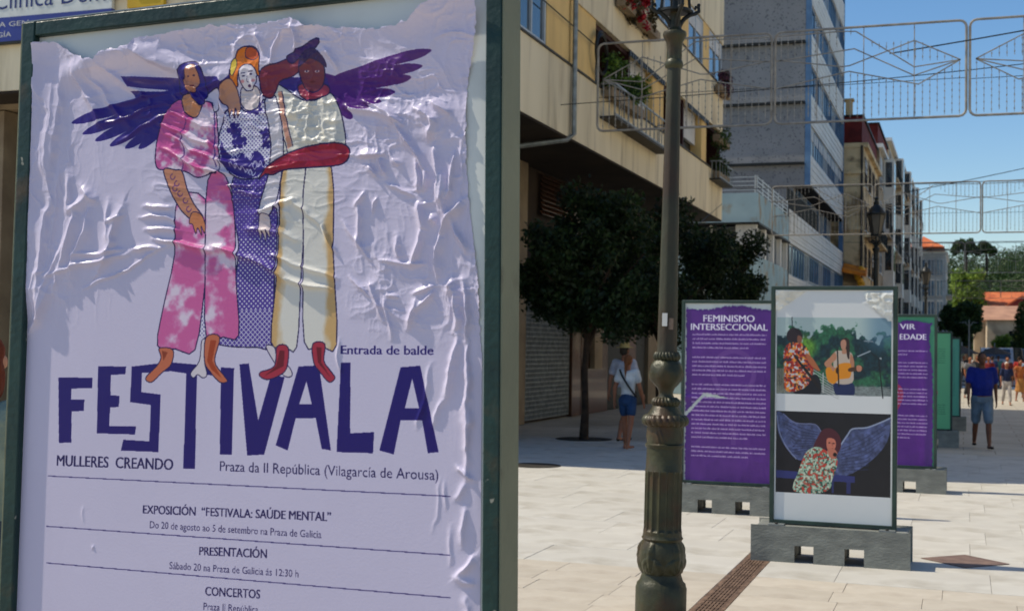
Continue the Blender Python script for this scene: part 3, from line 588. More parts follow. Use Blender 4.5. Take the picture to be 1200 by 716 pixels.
# ---------------------------------------------------------------- building 1: jutting flats over a dark ground floor
b1 = empty('apartment_building', (-8.7, 17, 0), 'stained concrete and ochre block of flats jutting over a dark ground floor', 'building')
FX = -6.9; Y0, Y1 = 16.15, 38.4; M_sof = pmat('shade_dark_soffit', (58, 48, 38), (42, 34, 28), 1, .9); M_gf = pmat('dark_ground_floor', (64, 50, 38), (44, 34, 26), 1.2, .8)  # soffit and ground floor coloured dark to carry the overhang's shade
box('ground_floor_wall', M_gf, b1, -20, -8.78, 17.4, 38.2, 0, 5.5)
box('parapet_band', M_concrete, b1, -20, FX, Y0, Y1, 5.5, 6.82); box('coping', M_iron, b1, FX-.3, FX+.03, Y0, Y1+.02, 6.822, 6.86)
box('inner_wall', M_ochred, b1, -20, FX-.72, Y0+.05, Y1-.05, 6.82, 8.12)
box('parapet_band', M_concrete, b1, -20, FX+.002, Y0, Y1, 8.12, 9.46); box('coping', M_iron, b1, FX-.3, FX+.03, Y0, Y1+.02, 9.462, 9.5)
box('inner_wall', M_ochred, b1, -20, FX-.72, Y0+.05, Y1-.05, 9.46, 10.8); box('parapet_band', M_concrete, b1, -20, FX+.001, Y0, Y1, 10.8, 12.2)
box('upper_storeys', M_concrete, b1, -20, FX-.02, Y0, Y1, 12.2, 13.2); box('roof', M_iron, b1, -20.2, FX+.15, Y0-.15, Y1+.15, 13.22, 13.4)
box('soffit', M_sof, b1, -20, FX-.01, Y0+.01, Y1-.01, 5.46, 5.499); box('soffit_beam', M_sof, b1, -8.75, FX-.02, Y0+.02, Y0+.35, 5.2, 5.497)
def seg(name, mat, y0, y1, z0, z1, d=.0, t=.72): return box(name, mat, b1, FX-t, FX-.03-d, y0, y1, z0, z1)
for zf, zt, lay in ((6.83, 8.118, 0), (9.47, 10.798, 1)):
    ys = 17.05
    if lay == 0:
        plan = [(16.2, 19.6, 'o'), (19.65, 21.15, 'w'), (21.2, 22.55, 'o'), (22.65, 24.35, 'o'), (24.4, 27.25, 'r'), (27.3, 29.25, 'b'), (29.3, 30.45, 'o'), (30.5, 33.0, 'r'), (33.1, 35.2, 'b'), (35.25, 35.95, 'o'), (36.0, 38.3, 'r')]
    else:
        plan = [(16.2, 21, 'o'), (21.05, 23, 'w'), (23.05, 25, 'o'), (25.1, 29.4, 'r'), (29.45, 31.5, 'w'), (31.55, 33.3, 'o'), (33.35, 35.3, 'w'), (35.35, 36.2, 'o'), (36.25, 38.25, 'w')]
    for a, b, k in plan:
        if k == 'o': seg('ochre_panel', M_ochre, a, b, zf, zt)
        elif k == 'w': winX(b1, FX-.06, a, b, zf+.05, zt-.03, M_alu, M_glass, 1, False, .35 if lay else .0); seg('ochre_panel', M_ochre, a-.045, a-.002, zf, zt)
        elif k == 'b':
            box('roller_shutter', M_white, b1, FX-.3, FX-.2, a, b, zf+.45 if lay == 0 and a > 33 else zf, zt-.03); box('shutter_gap', M_ironb, b1, FX-.5, FX-.33, a, b, zf, zt)
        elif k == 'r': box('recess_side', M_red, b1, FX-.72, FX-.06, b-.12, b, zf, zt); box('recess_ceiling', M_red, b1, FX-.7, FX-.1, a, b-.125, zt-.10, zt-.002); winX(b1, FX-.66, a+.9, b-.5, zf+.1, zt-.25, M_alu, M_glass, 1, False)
# awning scallops above the shutters
sc_ = MB()
for y in np.arange(26.9, 30.2, .22): sc_.box(FX+.005, FX+.03, y, y+.15, 7.98, 8.10)
for y in np.arange(33.2, 35.9, .22): sc_.box(FX+.005, FX+.03, y, y+.15, 7.98, 8.10)
put(sc_, 'scalloped_trim', M_ironb, b1)['kind'] = 'stuff'
def balcony(y0, y1, z, h, full=True):
    put(MB().box(FX+.01, FX+.33, y0, y1, z-.04, z), 'balcony_slab', M_iron, b1)
    railX(b1, FX+.31, y0, y1, z, z+h, M_zinc, int((y1-y0)/.36), rails=2, th=.009)
    mb = MB(); 
    for x in np.arange(FX+.08, FX+.3, .12): mb.box(x-.01, x+.01, y0-.01, y0+.01, z, z+h); mb.box(x-.01, x+.01, y1-.01, y1+.01, z, z+h)
    mb.box(FX+.02, FX+.295, y0-.012, y0+.012, z+h-.02, z+h+.01).box(FX+.02, FX+.295, y1-.012, y1+.012, z+h-.02, z+h+.01); put(mb, 'side_railing', M_zinc, b1)['kind'] = 'stuff'
balcony(24.6, 29.6, 6.25, .65); balcony(36.3, 38.35, 6.5, .5)
def planter(name, y0, y1, z, mat, label, n=900, fl=None, h=.42, trail=0):
    t = empty(name, (FX+.62, (y0+y1)/2, z), label, 'balcony plants')
    box('trough', M_stone, t, FX+.05, FX+.24, y0, y1, z+.002, z+.2, bevel=.01)
    r = random.Random(int(y0*10)); cs = [(FX+.16+r.uniform(-.08, .12), r.uniform(y0+.1, y1-.1), z+.22+r.uniform(-trail, h)) for _ in range(16)]
    leaves(cs, [r.uniform(.12, .24) for _ in cs], n, .05, mat, 'foliage', t, int(y0), .2)
    if fl:
        cs = [(FX+.28+r.uniform(-.05, .15), r.uniform(y0, y0+(y1-y0)*fl), z+.2+r.uniform(-trail, h)) for _ in range(16)]; leaves(cs, [r.uniform(.09, .17) for _ in cs], 900, .05, M_flower, 'flowers', t, int(y0)+5, .3)
    return t
planter('planter', 24.7, 27.4, 6.66, leafmat('bright_pot_leaf', (110, 140, 52), (44, 66, 28)), 'green shrubby plants in a trough on the balcony behind the string lights', 1500, h=.6)  # leaf green lighter than in the other troughs
planter('planter', 25.6, 28.9, 8.72, leafmat('dry_leaf', (104, 84, 52), (54, 50, 28)), 'red geraniums and dry foliage spilling from the upper balcony trough left of the lamp top', 1500, .5, .55, .25)
planter('planter', 36.6, 38.3, 6.55, M_leafp, 'small trough of green plants on the lower balcony at the far corner of the flats', 700, h=.3)
planter('planter', 36.8, 38.3, 9.1, leafmat('mauve_leaf', (120, 70, 96), (50, 52, 36)), 'trough of mauve flowers on the upper balcony at the far corner of the flats', 800, h=.35, trail=.1)
planter('planter', 36.5, 38.3, 7.6, M_leafp, 'dark trailing plants hanging at mid height at the far corner of the flats', 500, h=.3, trail=.3)
# drain pipe and coiled cable
put(MB().tube([(FX+.07, 22.62, 12), (FX+.07, 22.62, 5.56), (FX+.0, 22.45, 5.44), (FX-1.7, 21.6, 5.12), (FX-1.76, 21.55, 5.0), (FX-1.76, 21.55, .2)], .05, 8), 'drain_pipe', M_zinc, b1, smooth=True)
put(MB().tube([(FX+.1, 24.35+.42*math.cos(t), 7.45+.42*math.sin(t)) for t in np.linspace(0, 6.4, 26)]+[(FX+.1, 24.35+.36*math.cos(t), 7.43+.38*math.sin(t)) for t in np.linspace(.2, 5.4, 22)], .028, 6), 'cable_coil', M_ironb, b1, smooth=True)
put(MB().tube([(FX+.04, 17.2, 8.3), (FX+.04, 19.8, 7.6), (FX+.05, 24.1, 7.55)], .012, 5), 'cable', M_ironb, b1)
# ground floor: pilasters, lattice shutter, louvre, doors, street door frames
GX = -8.7
for a, b, mt in ((23.9, 25.35, M_stone), (28.75, 29.45, M_brown), (29.5, 31.9, M_brown), (34.1, 34.9, pmat('pink_stone', (140, 104, 90), (116, 86, 74), 4, .5)), (36.4, 37.6, M_stone)): box('pilaster', mt, b1, GX-.07, GX+.06, a, b, 0, 5.49)
box('doorway', M_ironb, b1, GX-.07, GX-.02, 32.0, 34.0, 0, 2.7); box('doorway', M_ironb, b1, GX-.07, GX-.02, 35.0, 36.3, 0, 2.7); box('shop_window', M_glass, b1, GX-.07, GX-.03, 25.4, 28.7, .1, 2.75)
lt = MB()
for i in range(33):
    y = 25.42+i*.1; lt.box(GX-.012, GX+.014, y, y+.03, .05, 2.8)
for i in range(28):
    z = .06+i*.098; lt.box(GX-.010, GX+.010, 25.42, 28.66, z, z+.024)
put(lt, 'lattice_shutter', M_zinc, b1)
for i in range(9):
    z = 4.5+i*.1; put(MB().add([(GX+.05, 26.4, z), (GX+.05, 29.4, z), (GX-.02, 29.4, z+.08), (GX-.02, 26.4, z+.08), (GX+.05, 26.4, z+.012), (GX+.05, 29.4, z+.012), (GX-.02, 29.4, z+.092), (GX-.02, 26.4, z+.092)], [(0, 3, 2, 1), (4, 5, 6, 7), (0, 1, 5, 4), (2, 3, 7, 6), (1, 2, 6, 5), (3, 0, 4, 7)]), 'louvre_slat', M_brown, b1)
box('wall_box', M_stone, b1, GX+.07, GX+.2, 30.2, 30.9, 1.1, 1.9, bevel=.01)
for i in range(10):
    x_ = -18.0+i*.93
    if not any(a-.75 < x_ < b for a, b in ((-15.6, -14.85), (-13.2, -12.5), (-10.4, -9.6), (-18.8, -18))): fr_ = put(MB().box(x_, x_+.06, 17.28, 17.335, 0, 4.3).box(x_+.84, x_+.9, 17.28, 17.335, 0, 4.3).box(x_+.06, x_+.84, 17.28, 17.335, 2.4, 2.48).box(x_+.06, x_+.84, 17.28, 17.335, 4.2, 4.3), 'shopfront_frame', M_iron, b1); box('pane', M_glass, fr_, x_+.03, x_+.87, 17.31, 17.325, .05, 4.25)
# end wall that faces the square: pillars, dark openings
for a, b in ((-15.6, -14.85), (-13.2, -12.5), (-10.4, -9.6), (-18.8, -18)): box('pillar', M_stone, b1, a, b, 16.9, 17.3, 0, 5.35)
box('lintel', M_stone, b1, -20, -8.8, 16.92, 17.32, 5.37, 5.49); box('shop_recess', M_dark, b1, -20, -8.85, 17.34, 17.39, 0, 5.36)
# clinic sign
sg = empty('clinic_sign', (-13.4, 16.1, 6.098), 'white shop sign with blue lettering and a blue lower band, above the big poster', 'sign')
M_sb = pmat('sign_blue', (52, 66, 140), (48, 60, 130), 2, .5)
box('panel', M_board, sg, -15.495, -12.157, 16.05, 16.12, 6.629, 7.36); box('blue_band', M_sb, sg, -15.495, -12.152, 16.045, 16.12, 6.251, 6.627); box('edge_rail', M_ironb, sg, -15.543, -12.109, 16.04, 16.12, 6.212, 6.249)
def text3(txt, x, z, y, wd, cap, mat, parent, name='lettering', bold=.0, shear=0):
    T, (a, b), ch = glyphs(txt, bold); mb = MB(); kx = wd/(b-a); kz = cap/ch
    for tri in T: mb.add([(x+(p[0]-a)*kx+p[1]*shear*kx, y, z+p[1]*kz) for p in tri], [(0, 1, 2)])
    return put(mb, name, mat, parent)
text3('e Clínica Dental', -14.682, 6.758, 16.045, 2.69, .297, pmat('sign_ink', (34, 50, 110), (30, 44, 100), 2, .5), sg, bold=.0)
text3('LOGÍA GEN', -14.682, 6.48, 16.04, 1.0, .08, M_white, sg); text3('OLOGÍA', -14.634, 6.318, 16.04, .63, .08, M_white, sg)
ys = empty('yellow_sign', (-11.6, 16.1, 6.672), 'small yellow and red sign beside the clinic sign above the big poster', 'sign')
box('panel', pmat('sign_yellow', (206, 170, 40), (190, 150, 34), 2, .5), ys, -11.88, -11.239, 16.05, 16.12, 6.614, 7.341); box('red_panel', M_flower, ys, -11.717, -11.382, 16.035, 16.048, 6.767, 7.246)

# ---------------------------------------------------------------- low block with peeling blue paint
b2 = empty('corner_block', (-10, 45.3, 0), 'low two storey block with peeling pale blue render and a roof terrace railing', 'building'); LX = -6.9
box('lower_wall', M_peel, b2, -14, LX, 45.3, 53.75, 0, 4.93); box('terrace_parapet', M_peel, b2, -14, LX+.02, 45.28, 53.78, 6.1, 7.15); box('eaves', M_ironb, b2, -14, LX+.1, 45.15, 53.75, 6.03, 6.098)
box('recess_wall', M_dark, b2, -13.9, LX-.5, 45.8, 53.7, 4.93, 6.03)
for y in (45.32, 47.4, 49.5, 51.6, 53.45): box('window_pier', M_clad, b2, LX-.45, LX-.01, y, y+.28, 4.932, 6.028)
box('window_pier', M_clad, b2, LX-.75, LX-.46, 45.32, 45.7, 4.932, 6.028)
for a, b in ((45.6, 47.4), (47.68, 49.5), (49.78, 51.6), (51.88, 53.45)): winX(b2, LX-.2, a, b, 4.94, 6.02, M_alu, M_glass, 0, False)
for x in (-8.6, -9.6, -10.6): box('mullion', M_clad, b2, x, x+.08, 45.5, 45.6, 4.932, 6.028)
box('front_pane', M_glass, b2, -13.8, LX-.78, 45.62, 45.66, 4.95, 6.01); box('door', M_ironb, b2, LX-.02, LX+.012, 51.0, 52.0, 0, 3.6)
mb = MB()
for i in range(4): z = 7.25+i*.15; mb.box(LX-.03, LX-.005, 45.35, 53.7, z, z+.025).box(-13.8, LX-.03, 45.33, 45.355, z, z+.025)
for y in np.arange(45.4, 53.7, 1.36): mb.box(LX-.035, LX+.0, y, y+.05, 7.15, 7.78)
for x in np.arange(-13.5, LX, 1.3): mb.box(x, x+.05, 45.325, 45.36, 7.15, 7.78)
put(mb, 'terrace_railing', M_alu, b2)

# ---------------------------------------------------------------- tower
b3 = empty('apartment_tower', (-10, 61.5, 0), 'tall dark grey pebbledash tower with pale banded street front and ribbon windows', 'building'); TX = -6.9
box('lower_body', M_tower, b3, -20, TX-.25, 53.82, 79, 0, 7.5); box('recess_body', M_tower, b3, -20, TX-.8, 61.55, 78.9, 7.5, 9.42); box('upper_body', M_tower, b3, -20, TX-.25, 61.5, 79, 9.42, 33)
box('corner_post', M_steelb, b3, TX-.24, TX+.02, 61.48, 61.62, 9.42, 33); box('corner_post', M_steelb, b3, TX-.24, TX+.03, 78.9, 79.08, 0, 33); box('corner_post', M_ironb, b3, TX-.24, TX+.02, 53.8, 53.92, 0, 7.5)
box('soffit', M_dark, b3, TX-.8, TX+.0, 61.5, 78.9, 9.36, 9.418)
def cladding(y0, y1, z0, z1):
    n = max(2, round((z1-z0)/.17)); h = (z1-z0)/n; st = []
    for i in range(n): box('cladding_board', M_clad, b3, TX-.245, TX+(.012 if i % 2 else 0.0), y0, y1, z0+i*h+.02, z0+(i+1)*h)
cladding(53.95, 78.88, 6.1, 7.5); cladding(53.95, 78.88, 2.6, 4.75)
for i in range(12):
    y = 54.0+i*2.08; winX(b3, TX-.1, y, y+1.9, 4.77, 6.08, M_steelb if i % 3 else M_alu, M_glassb, 1, False)
for i in range(8):
    y = 62.6+i*2.02; winX(b3, TX-.72, y, y+1.85, 7.55, 9.3, M_alu if i % 2 else M_steelb, M_glassb, 1, False)
railX(b3, TX-.1, 53.95, 66, 7.52, 8.45, M_ironb, rails=2); railX(b3, TX+.3, 58, 78.9, 3.75, 4.7, M_alu, 30, rails=4)
zf = 9.44; fl = 0
while zf < 31:
    cladding(61.63, 78.88, zf, zf+1.45)
    for i in range(8):
        y = 61.75+i*2.14; winX(b3, TX-.1, y, y+2.0, zf+1.47, zf+2.87, M_steelb if (i+fl) % 3 else M_alu, M_glassb if (i*7+fl*3) % 4 else M_glass, 1, False, .4 if (i*5+fl) % 5 == 0 else 0)
    zl = zf+.95; box('ledge', M_ironb, b3, -20, TX-.25, 61.2, 61.497, zl, zl+.10)
    zf += 2.89; fl += 1

# ---------------------------------------------------------------- older row houses beyond
def row_house(name, label, X, y0, y1, z1, wall, rows, ncol, wm, gm, roofm=None, rh=0, balc=True, front=None, zb=3.6, bays=0):
    t = empty(name, (X-3, y0, 0), label, 'building'); box('wall', wall, t, X-9, X, y0, y1, 0, z1); box('cornice', M_clad if not front else wall, t, X-9, X+.25, y0-.05, y1, z1+.003, z1+.28)
    if rh: box('attic', roofm, t, X-9, X-.12, y0+.1, y1-.1, z1+.283, z1+rh); box('roof', M_ironb, t, X-9, X-.0, y0, y1, z1+rh+.003, z1+rh+.1)
    h = (z1-zb)/rows; wcol = (y1-y0)/ncol
    for k in range(rows):
        for c in range(ncol):
            a = y0+c*wcol+wcol*.22; winX(t, X+.012, a, a+wcol*.56, zb+k*h+.15*h, zb+k*h+.82*h, wm, gm if (k+c) % 3 else M_glass, 1, True, .5 if (k*3+c) % 4 == 1 else 0, fw=.1, cross=2)
        if balc and k % 2 == 0:
            box('balcony_slab', wall, t, X+.012, X+.7, y0+.6, y1-.6, zb+k*h-.02, zb+k*h+.1); railX(t, X+.68, y0+.6, y1-.6, zb+k*h+.1, zb+k*h+1.0, M_ironb, int((y1-y0)*3))
    for b_ in range(bays):
        ya = y0+(b_+.5)*(y1-y0)/bays-1.1; gy = put(MB().box(X+.012, X+.75, ya, ya+2.2, zb, z1-.15), 'gallery', M_gal, t)
        for k in range(rows):
            for q_ in range(3): box('gallery_pane', M_glass, gy, X+.752, X+.765, ya+.12+q_*.7, ya+.7+q_*.7, zb+k*h+.9, zb+k*h+h-.35)
            box('gallery_side_pane', M_glass, gy, X+.15, X+.62, ya-.012, ya-.002, zb+k*h+.9, zb+k*h+h-.35)
    for c in range(ncol): box('shop_opening', M_dark, t, X+.002, X+.02, y0+c*wcol+.4, y0+(c+1)*wcol-.4, 0, 3.0)
    return t
h1 = row_house('stone_townhouse', 'old townhouse with crumbling tan stucco end wall and dark red attic', -5.75, 79.6, 93.5, 13.9, M_tan, 4, 4, pmat('old_shutter', (110, 98, 84), (90, 78, 66), 3, .8), M_glass, M_redroof, 1.9, zb=3.2, front=True)
for z in (5.4, 8.9, 12.3): box('string_course', M_tan, h1, -10, -5.7, 79.45, 79.597, z, z+.22)
put(MB().tube([(-5.85, 79.5, 14), (-5.85, 79.5, .2)], .07, 6), 'drain_pipe', M_iron, h1); put(MB().box(-6.9, -6.5, 80.2, 80.8, 15.9, 16.9).box(-7.0, -6.4, 80.1, 80.9, 16.9, 17.0), 'chimney', M_tan, h1)
row_house('townhouse', 'narrow townhouse with a dark red attic and grey window bays behind the tan one', -5.7, 93.6, 106, 16.0, pmat('grey_render', (190, 172, 144), (160, 142, 116), 1, .85, grime=.85, gcol=(96, 80, 62), gscale=.7), 4, 3, M_alu, M_glassb, M_redroof, 1.7, bays=1)
row_house('townhouse', 'pale townhouse with glazed white galleries in the middle of the far row', -5.75, 106.1, 126, 18.4, pmat('pale_render', (216, 196, 160), (190, 168, 134), 1, .85, grime=.85, gcol=(96, 80, 62), gscale=.7), 5, 5, M_white, M_glass, None, 0, balc=True, bays=1)
row_house('townhouse', 'tan townhouse with white gallery strips toward the end of the far row', -5.72, 126.1, 150, 19.4, pmat('tan_render', (206, 172, 128), (176, 144, 106), 1, .85, grime=.85, gcol=(96, 80, 62), gscale=.7), 5, 5, M_white, M_glass, None, 0, bays=2)
row_house('townhouse', 'last tall brown grey townhouse of the far row, before the sky', -5.76, 150.1, 176, 20.8, pmat('brown_render', (190, 160, 124), (156, 130, 100), 1, .85, grime=.85, gcol=(96, 80, 62), gscale=.7), 5, 5, M_alu, M_glass, None, 0, balc=True, bays=2)
h6 = row_house('gallery_house', 'house with glazed galleries and an orange tiled hip roof closing the far left row', -2.3, 178, 196, 14.6, pmat('gallery_grey', (190, 190, 184), (168, 168, 162), 1, .8), 4, 5, M_white, M_glassb)
for k in range(4):
    for c in range(3):
        x = -5.7+c*1.1; fr = put(MB().box(x, x+.9, 177.86, 177.97, 3.4+k*2.75, 5.6+k*2.75).box(x+.4, x+.5, 177.84, 177.86, 3.4+k*2.75, 5.6+k*2.75), 'gallery_window', M_white, h6)
        for q_ in (0, 1): box('pane', M_glassb, fr, x+.08+q_*.42, x+.40+q_*.42, 177.83, 177.858, 3.5+k*2.75, 5.5+k*2.75)
put(MB().add([(-10, 179, 15.6), (-2.5, 179, 15.6), (-2.5, 197, 15.6), (-10, 197, 15.6), (-5.4, 182, 17.3), (-5.4, 193, 17.3)], [(0, 1, 4), (1, 2, 5, 4), (2, 3, 5), (3, 0, 4, 5), (0, 3, 2, 1)]), 'roof', M_tile, h6)
put(MB().box(-6, -1.9, 177.3, 177.96, 14.95, 15.15), 'terrace_canopy', M_ironb, h6)
# golden ornament hanging by the tan house
go = empty('shop_ornament', (-6.3, 78.6, 5.4), 'golden yellow twisted shop ornament under an orange awning on the tan house', 'ornament'); M_gold = pmat('gold_paint', (250, 186, 50), (226, 146, 30), 5, .4, .5, 20)
r = random.Random(2); mb = MB()
for i in range(12): mb.ball((-5.9+math.sin(i*1.3)*.16+r.uniform(-.06, .06), 78.9, 4.6+i*.17), .17+.05*(i % 2), n=6)
put(mb, 'twisted_figure', M_gold, go, smooth=True); put(MB().add([(-6.85, 78.2, 6.5), (-5.5, 78.2, 6.2), (-5.5, 79.4, 6.6), (-6.85, 79.4, 6.9), (-6.85, 78.2, 6.3), (-5.5, 78.2, 6.0), (-5.5, 79.4, 6.1), (-6.85, 79.4, 6.3)], [(0, 1, 2, 3), (4, 7, 6, 5), (0, 4, 5, 1), (1, 5, 6, 2), (2, 6, 7, 3), (3, 7, 4, 0)]), 'awning', pmat('orange_canvas', (236, 140, 40), (206, 110, 30), 2, .7), go)
# stone hall at the end of the street
sh = empty('stone_hall', (6, 200, 0), 'pale stone hall with orange tiled roofs closing the end of the street on the right', 'building'); M_sw = pmat('pale_rubble', (196, 178, 150), (170, 150, 124), .6, .9, .6, 3, grime=.5, gcol=(140, 120, 96), gscale=.8)
box('wall', M_sw, sh, 3.2, 14, 200, 214, 0, 6.5); box('door', pmat('red_door', (150, 40, 40), (120, 30, 30), 2, .6), sh, 3.9, 4.6, 199.93, 199.99, 1.0, 3.4); box('rear_wall', M_sw, sh, 1.5, 16, 214.5, 224, 0, 8.9)
put(MB().add([(2.6, 199.5, 6.4), (14.5, 199.5, 6.4), (14.5, 207, 8.7), (2.6, 207, 8.7), (14.5, 214.4, 6.4), (2.6, 214.4, 6.4)], [(0, 1, 2, 3), (3, 2, 4, 5), (0, 3, 5), (1, 4, 2), (0, 5, 4, 1)]), 'roof', M_tile2, sh)
put(MB().add([(.8, 213.9, 8.8), (16.5, 213.9, 8.8), (16.5, 219, 11.3), (.8, 219, 11.3), (16.5, 224.5, 8.8), (.8, 224.5, 8.8)], [(0, 1, 2, 3), (3, 2, 4, 5), (0, 3, 5), (1, 4, 2), (0, 5, 4, 1)]), 'roof', M_tile, sh)
put(MB().prism([(6, 8.95), (11, 8.95), (8.5, 10.6)], 213.0, 218, 1), 'gable', M_tile, sh); put(MB().prism([(6.4, 8.96), (10.6, 8.96), (8.5, 10.3)], 212.9, 212.99, 1), 'gable_face', M_redroof, sh)
for x in (6.2, 8.3, 10.4): box('window', M_dark, sh, x, x+.5, 199.95, 199.99, 4.0, 4.8)

# ---------------------------------------------------------------- the other side of the street: unseen, set in to block sky and bounce sun
for i, (y0, y1, z1, c, lab) in enumerate([(16, 34, 12.5, (236, 226, 204), 'cream block of flats on the right side of the street opposite the clipped trees'), (34.2, 58, 14.5, (238, 230, 212), 'white rendered block of flats on the right side of the street, second along'), (58.2, 61.5, 4, (180, 170, 150), 'low annex on the right side of the street before the crossing'), (74, 100, 14, (232, 218, 194), 'sand coloured block on the right side of the street past the crossing')]):
    t = empty('street_block', (9, y0, 0), lab, 'building'); X = 7.8 if y0 < 70 else 9.5; wm_ = pmat('render_right_side', c, tuple(int(v*.9) for v in c), .8, .85, .3, 20, grime=.3, gcol=(150, 136, 116), gscale=.8)
    box('wall', wm_, t, X, X+9, y0, y1, 0, z1); box('cornice', M_clad, t, X-.3, X+9, y0-.05, y1, z1+.003, z1+.3); nc = max(1, int((y1-y0)/3))
    for k in range(int((z1-3.6)/2.9)+1):
        for c_ in range(nc):
            a = y0+(c_+.25)*(y1-y0)/nc; z_ = 3.9+k*2.9
            if z_+1.5 > z1: continue
            fr = put(MB().box(X-.06, X-.003, a, a+1.4, z_, z_+.08).box(X-.06, X-.003, a, a+1.4, z_+1.42, z_+1.5).box(X-.06, X-.003, a, a+.08, z_+.08, z_+1.42).box(X-.06, X-.003, a+1.32, a+1.4, z_+.08, z_+1.42).box(X-.06, X-.003, a+.66, a+.74, z_+.08, z_+1.42), 'window', M_white, t); box('pane', M_glass, fr, X-.03, X-.005, a+.04, a+1.36, z_+.04, z_+1.46)
    for c_ in range(nc): a = y0+c_*(y1-y0)/nc; box('shop_opening', M_dark, t, X-.03, X-.003, a+.5, a+(y1-y0)/nc-.5, 0, 2.9)
# ---------------------------------------------------------------- display boards on plastic barrier bases
def ring_panel(root, w_, zb, zt, lip, dep, fm, sm):
    a, b = -w_/2, w_/2
    def bar(name, *c, m=fm): o = MB().box(*c).build(name, m, root, bevel=.0025); return o
    bar('side_rail', a, a+lip, -.015, -.015+dep, zb, zt); bar('side_rail', b-lip, b, -.015, -.015+dep, zb, zt)
    bar('top_rail', a+lip+.001, b-lip-.001, -.0145, -.0145+dep, zt-lip, zt-.001); bar('bottom_rail', a+lip+.001, b-lip-.001, -.0145, -.0145+dep, zb+.001, zb+lip)
    MB().box(b+.0005, b+.003, -.0135, -.017+dep, zb+.002, zt-.002).box(a-.003, a-.0005, -.0135, -.017+dep, zb+.002, zt-.002).build('side_strip', sm, root)
    MB().box(a+.004, b-.004, -.012, dep-.02, zt+.0005, zt+.003).build('top_strip', M_zinc, root)
    MB().box(a+lip+.0005, b-lip-.0005, .0, .012, zb+lip, zt-lip).build('backing_board', M_board, root)
def base_block(root):
    w_, h, d = 1.16, .262, .5; x0 = -w_/2
    N = [(x0, 0), (x0+.26*w_, 0), (x0+.26*w_, .15), (x0+.415*w_, .15), (x0+.415*w_, 0), (x0+.585*w_, 0), (x0+.585*w_, .15), (x0+.740*w_, .15), (x0+.740*w_, 0), (x0+w_, 0), (x0+w_, h), (x0, h)]
    o = MB().prism(N[::-1], -.22, .22, 1).build('base_block', M_base, root, bevel=.018)
    for s in (-1, 1): MB().box(s*.42-.06, s*.42+.06, -.10, .12, .2625, .272).build('foot_plate', M_zinc, root)
    for s in (-1, 1): MB().lathe([(0, .012), (.012, .012), (.013, .006)], (s*.42, -.075, .272), 8).build('bolt', M_iron, root)
def sheet(root, mat, w_, h_, zt, f_disp, f_keep, nx, ny, x0=None, rows=None, name='poster'):
    # paper as a dense sheet: u to the right and v down, both in metres, y from the folds
    x0 = -w_/2 if x0 is None else x0
    u = np.linspace(0, w_, nx+1); v = np.linspace(0, h_, ny+1) if rows is None else rows; ny = len(v)-1; U, V = np.meshgrid(u, v)
    D, DU, DV = f_disp(U, V); P = np.stack([x0+U+DU, -D, zt-V-DV], -1).reshape(-1, 3)
    i = np.arange(nx); j = np.arange(ny); I, J = np.meshgrid(i, j); a = J*(nx+1)+I; F = np.stack([a, a+nx+1, a+nx+2, a+1], -1).reshape(-1, 4)
    uc = (U[:-1, :-1]+U[1:, 1:])/2; vc = (V[:-1, :-1]+V[1:, 1:])/2; F = F[f_keep(uc, vc).reshape(-1)]
    used = np.unique(F); mp = np.zeros(len(P), int); mp[used] = np.arange(len(used)); o = mesh_np(name, P[used], mp[F], mat, None, True); o.parent = root
    uv = np.stack([U/w_, 1-V/h_], -1).reshape(-1, 2)[used]; lay = o.data.uv_layers.new(name='uv'); lay.data.foreach_set('uv', uv[mp[F].ravel()].astype(np.float32).ravel())
    return o
# the big one, leaning back a little
tl, rho = R(3.0), R(1.7); ex = Vector((1, 0, 0)); ez = Vector((0, math.sin(tl), math.cos(tl))); nn = Vector((0, -math.cos(tl), math.sin(tl)))
e1 = ex*math.cos(rho)+ez*math.sin(rho); e2 = -ex*math.sin(rho)+ez*math.cos(rho)
big = empty('poster_stand', (0, 0, 0), 'big green framed poster stand with the crumpled lilac festival poster in the left foreground', 'poster stand')
mm = Matrix((e1, -nn, e2)).transposed().to_4x4(); mm.translation = Vector((-1.19, 1.965, 1.65))-e1*.0075-e2*1.65; big.matrix_world = mm
ring_panel(big, .977, .27, 2.267, .0285, .088, M_green, M_olive); base_block(big)
for z in (.45, .95, 1.46, 1.98): MB().lathe([(0, .006), (.004, .006), (.005, .003)], n=8).build('rivet', M_ironb, big, loc=(.462, -.0, z)).rotation_euler = (R(90), 0, 0)
def to_photo(U, V):
    u = U*PPM; v = V*PPM; d = HI[2, 0]*u+HI[2, 1]*v+HI[2, 2]; return (HI[0, 0]*u+HI[0, 1]*v+HI[0, 2])/d, (HI[1, 0]*u+HI[1, 1]*v+HI[1, 2])/d
TOPX = [0, 38, 52, 70, 82, 95, 108, 118, 130, 145, 160, 165, 200, 240, 252, 262, 280, 300, 330, 345, 360, 400, 450, 480, 492, 500, 515, 530, 560, 600]
TOPY = [58, 56, 53, 51, 60, 67, 74, 72, 64, 61, 58, 48, 42, 36, 32, 34, 31, 32, 30, 25, 33, 36, 37, 30, 20, 12, 4, -2, -8, -14]
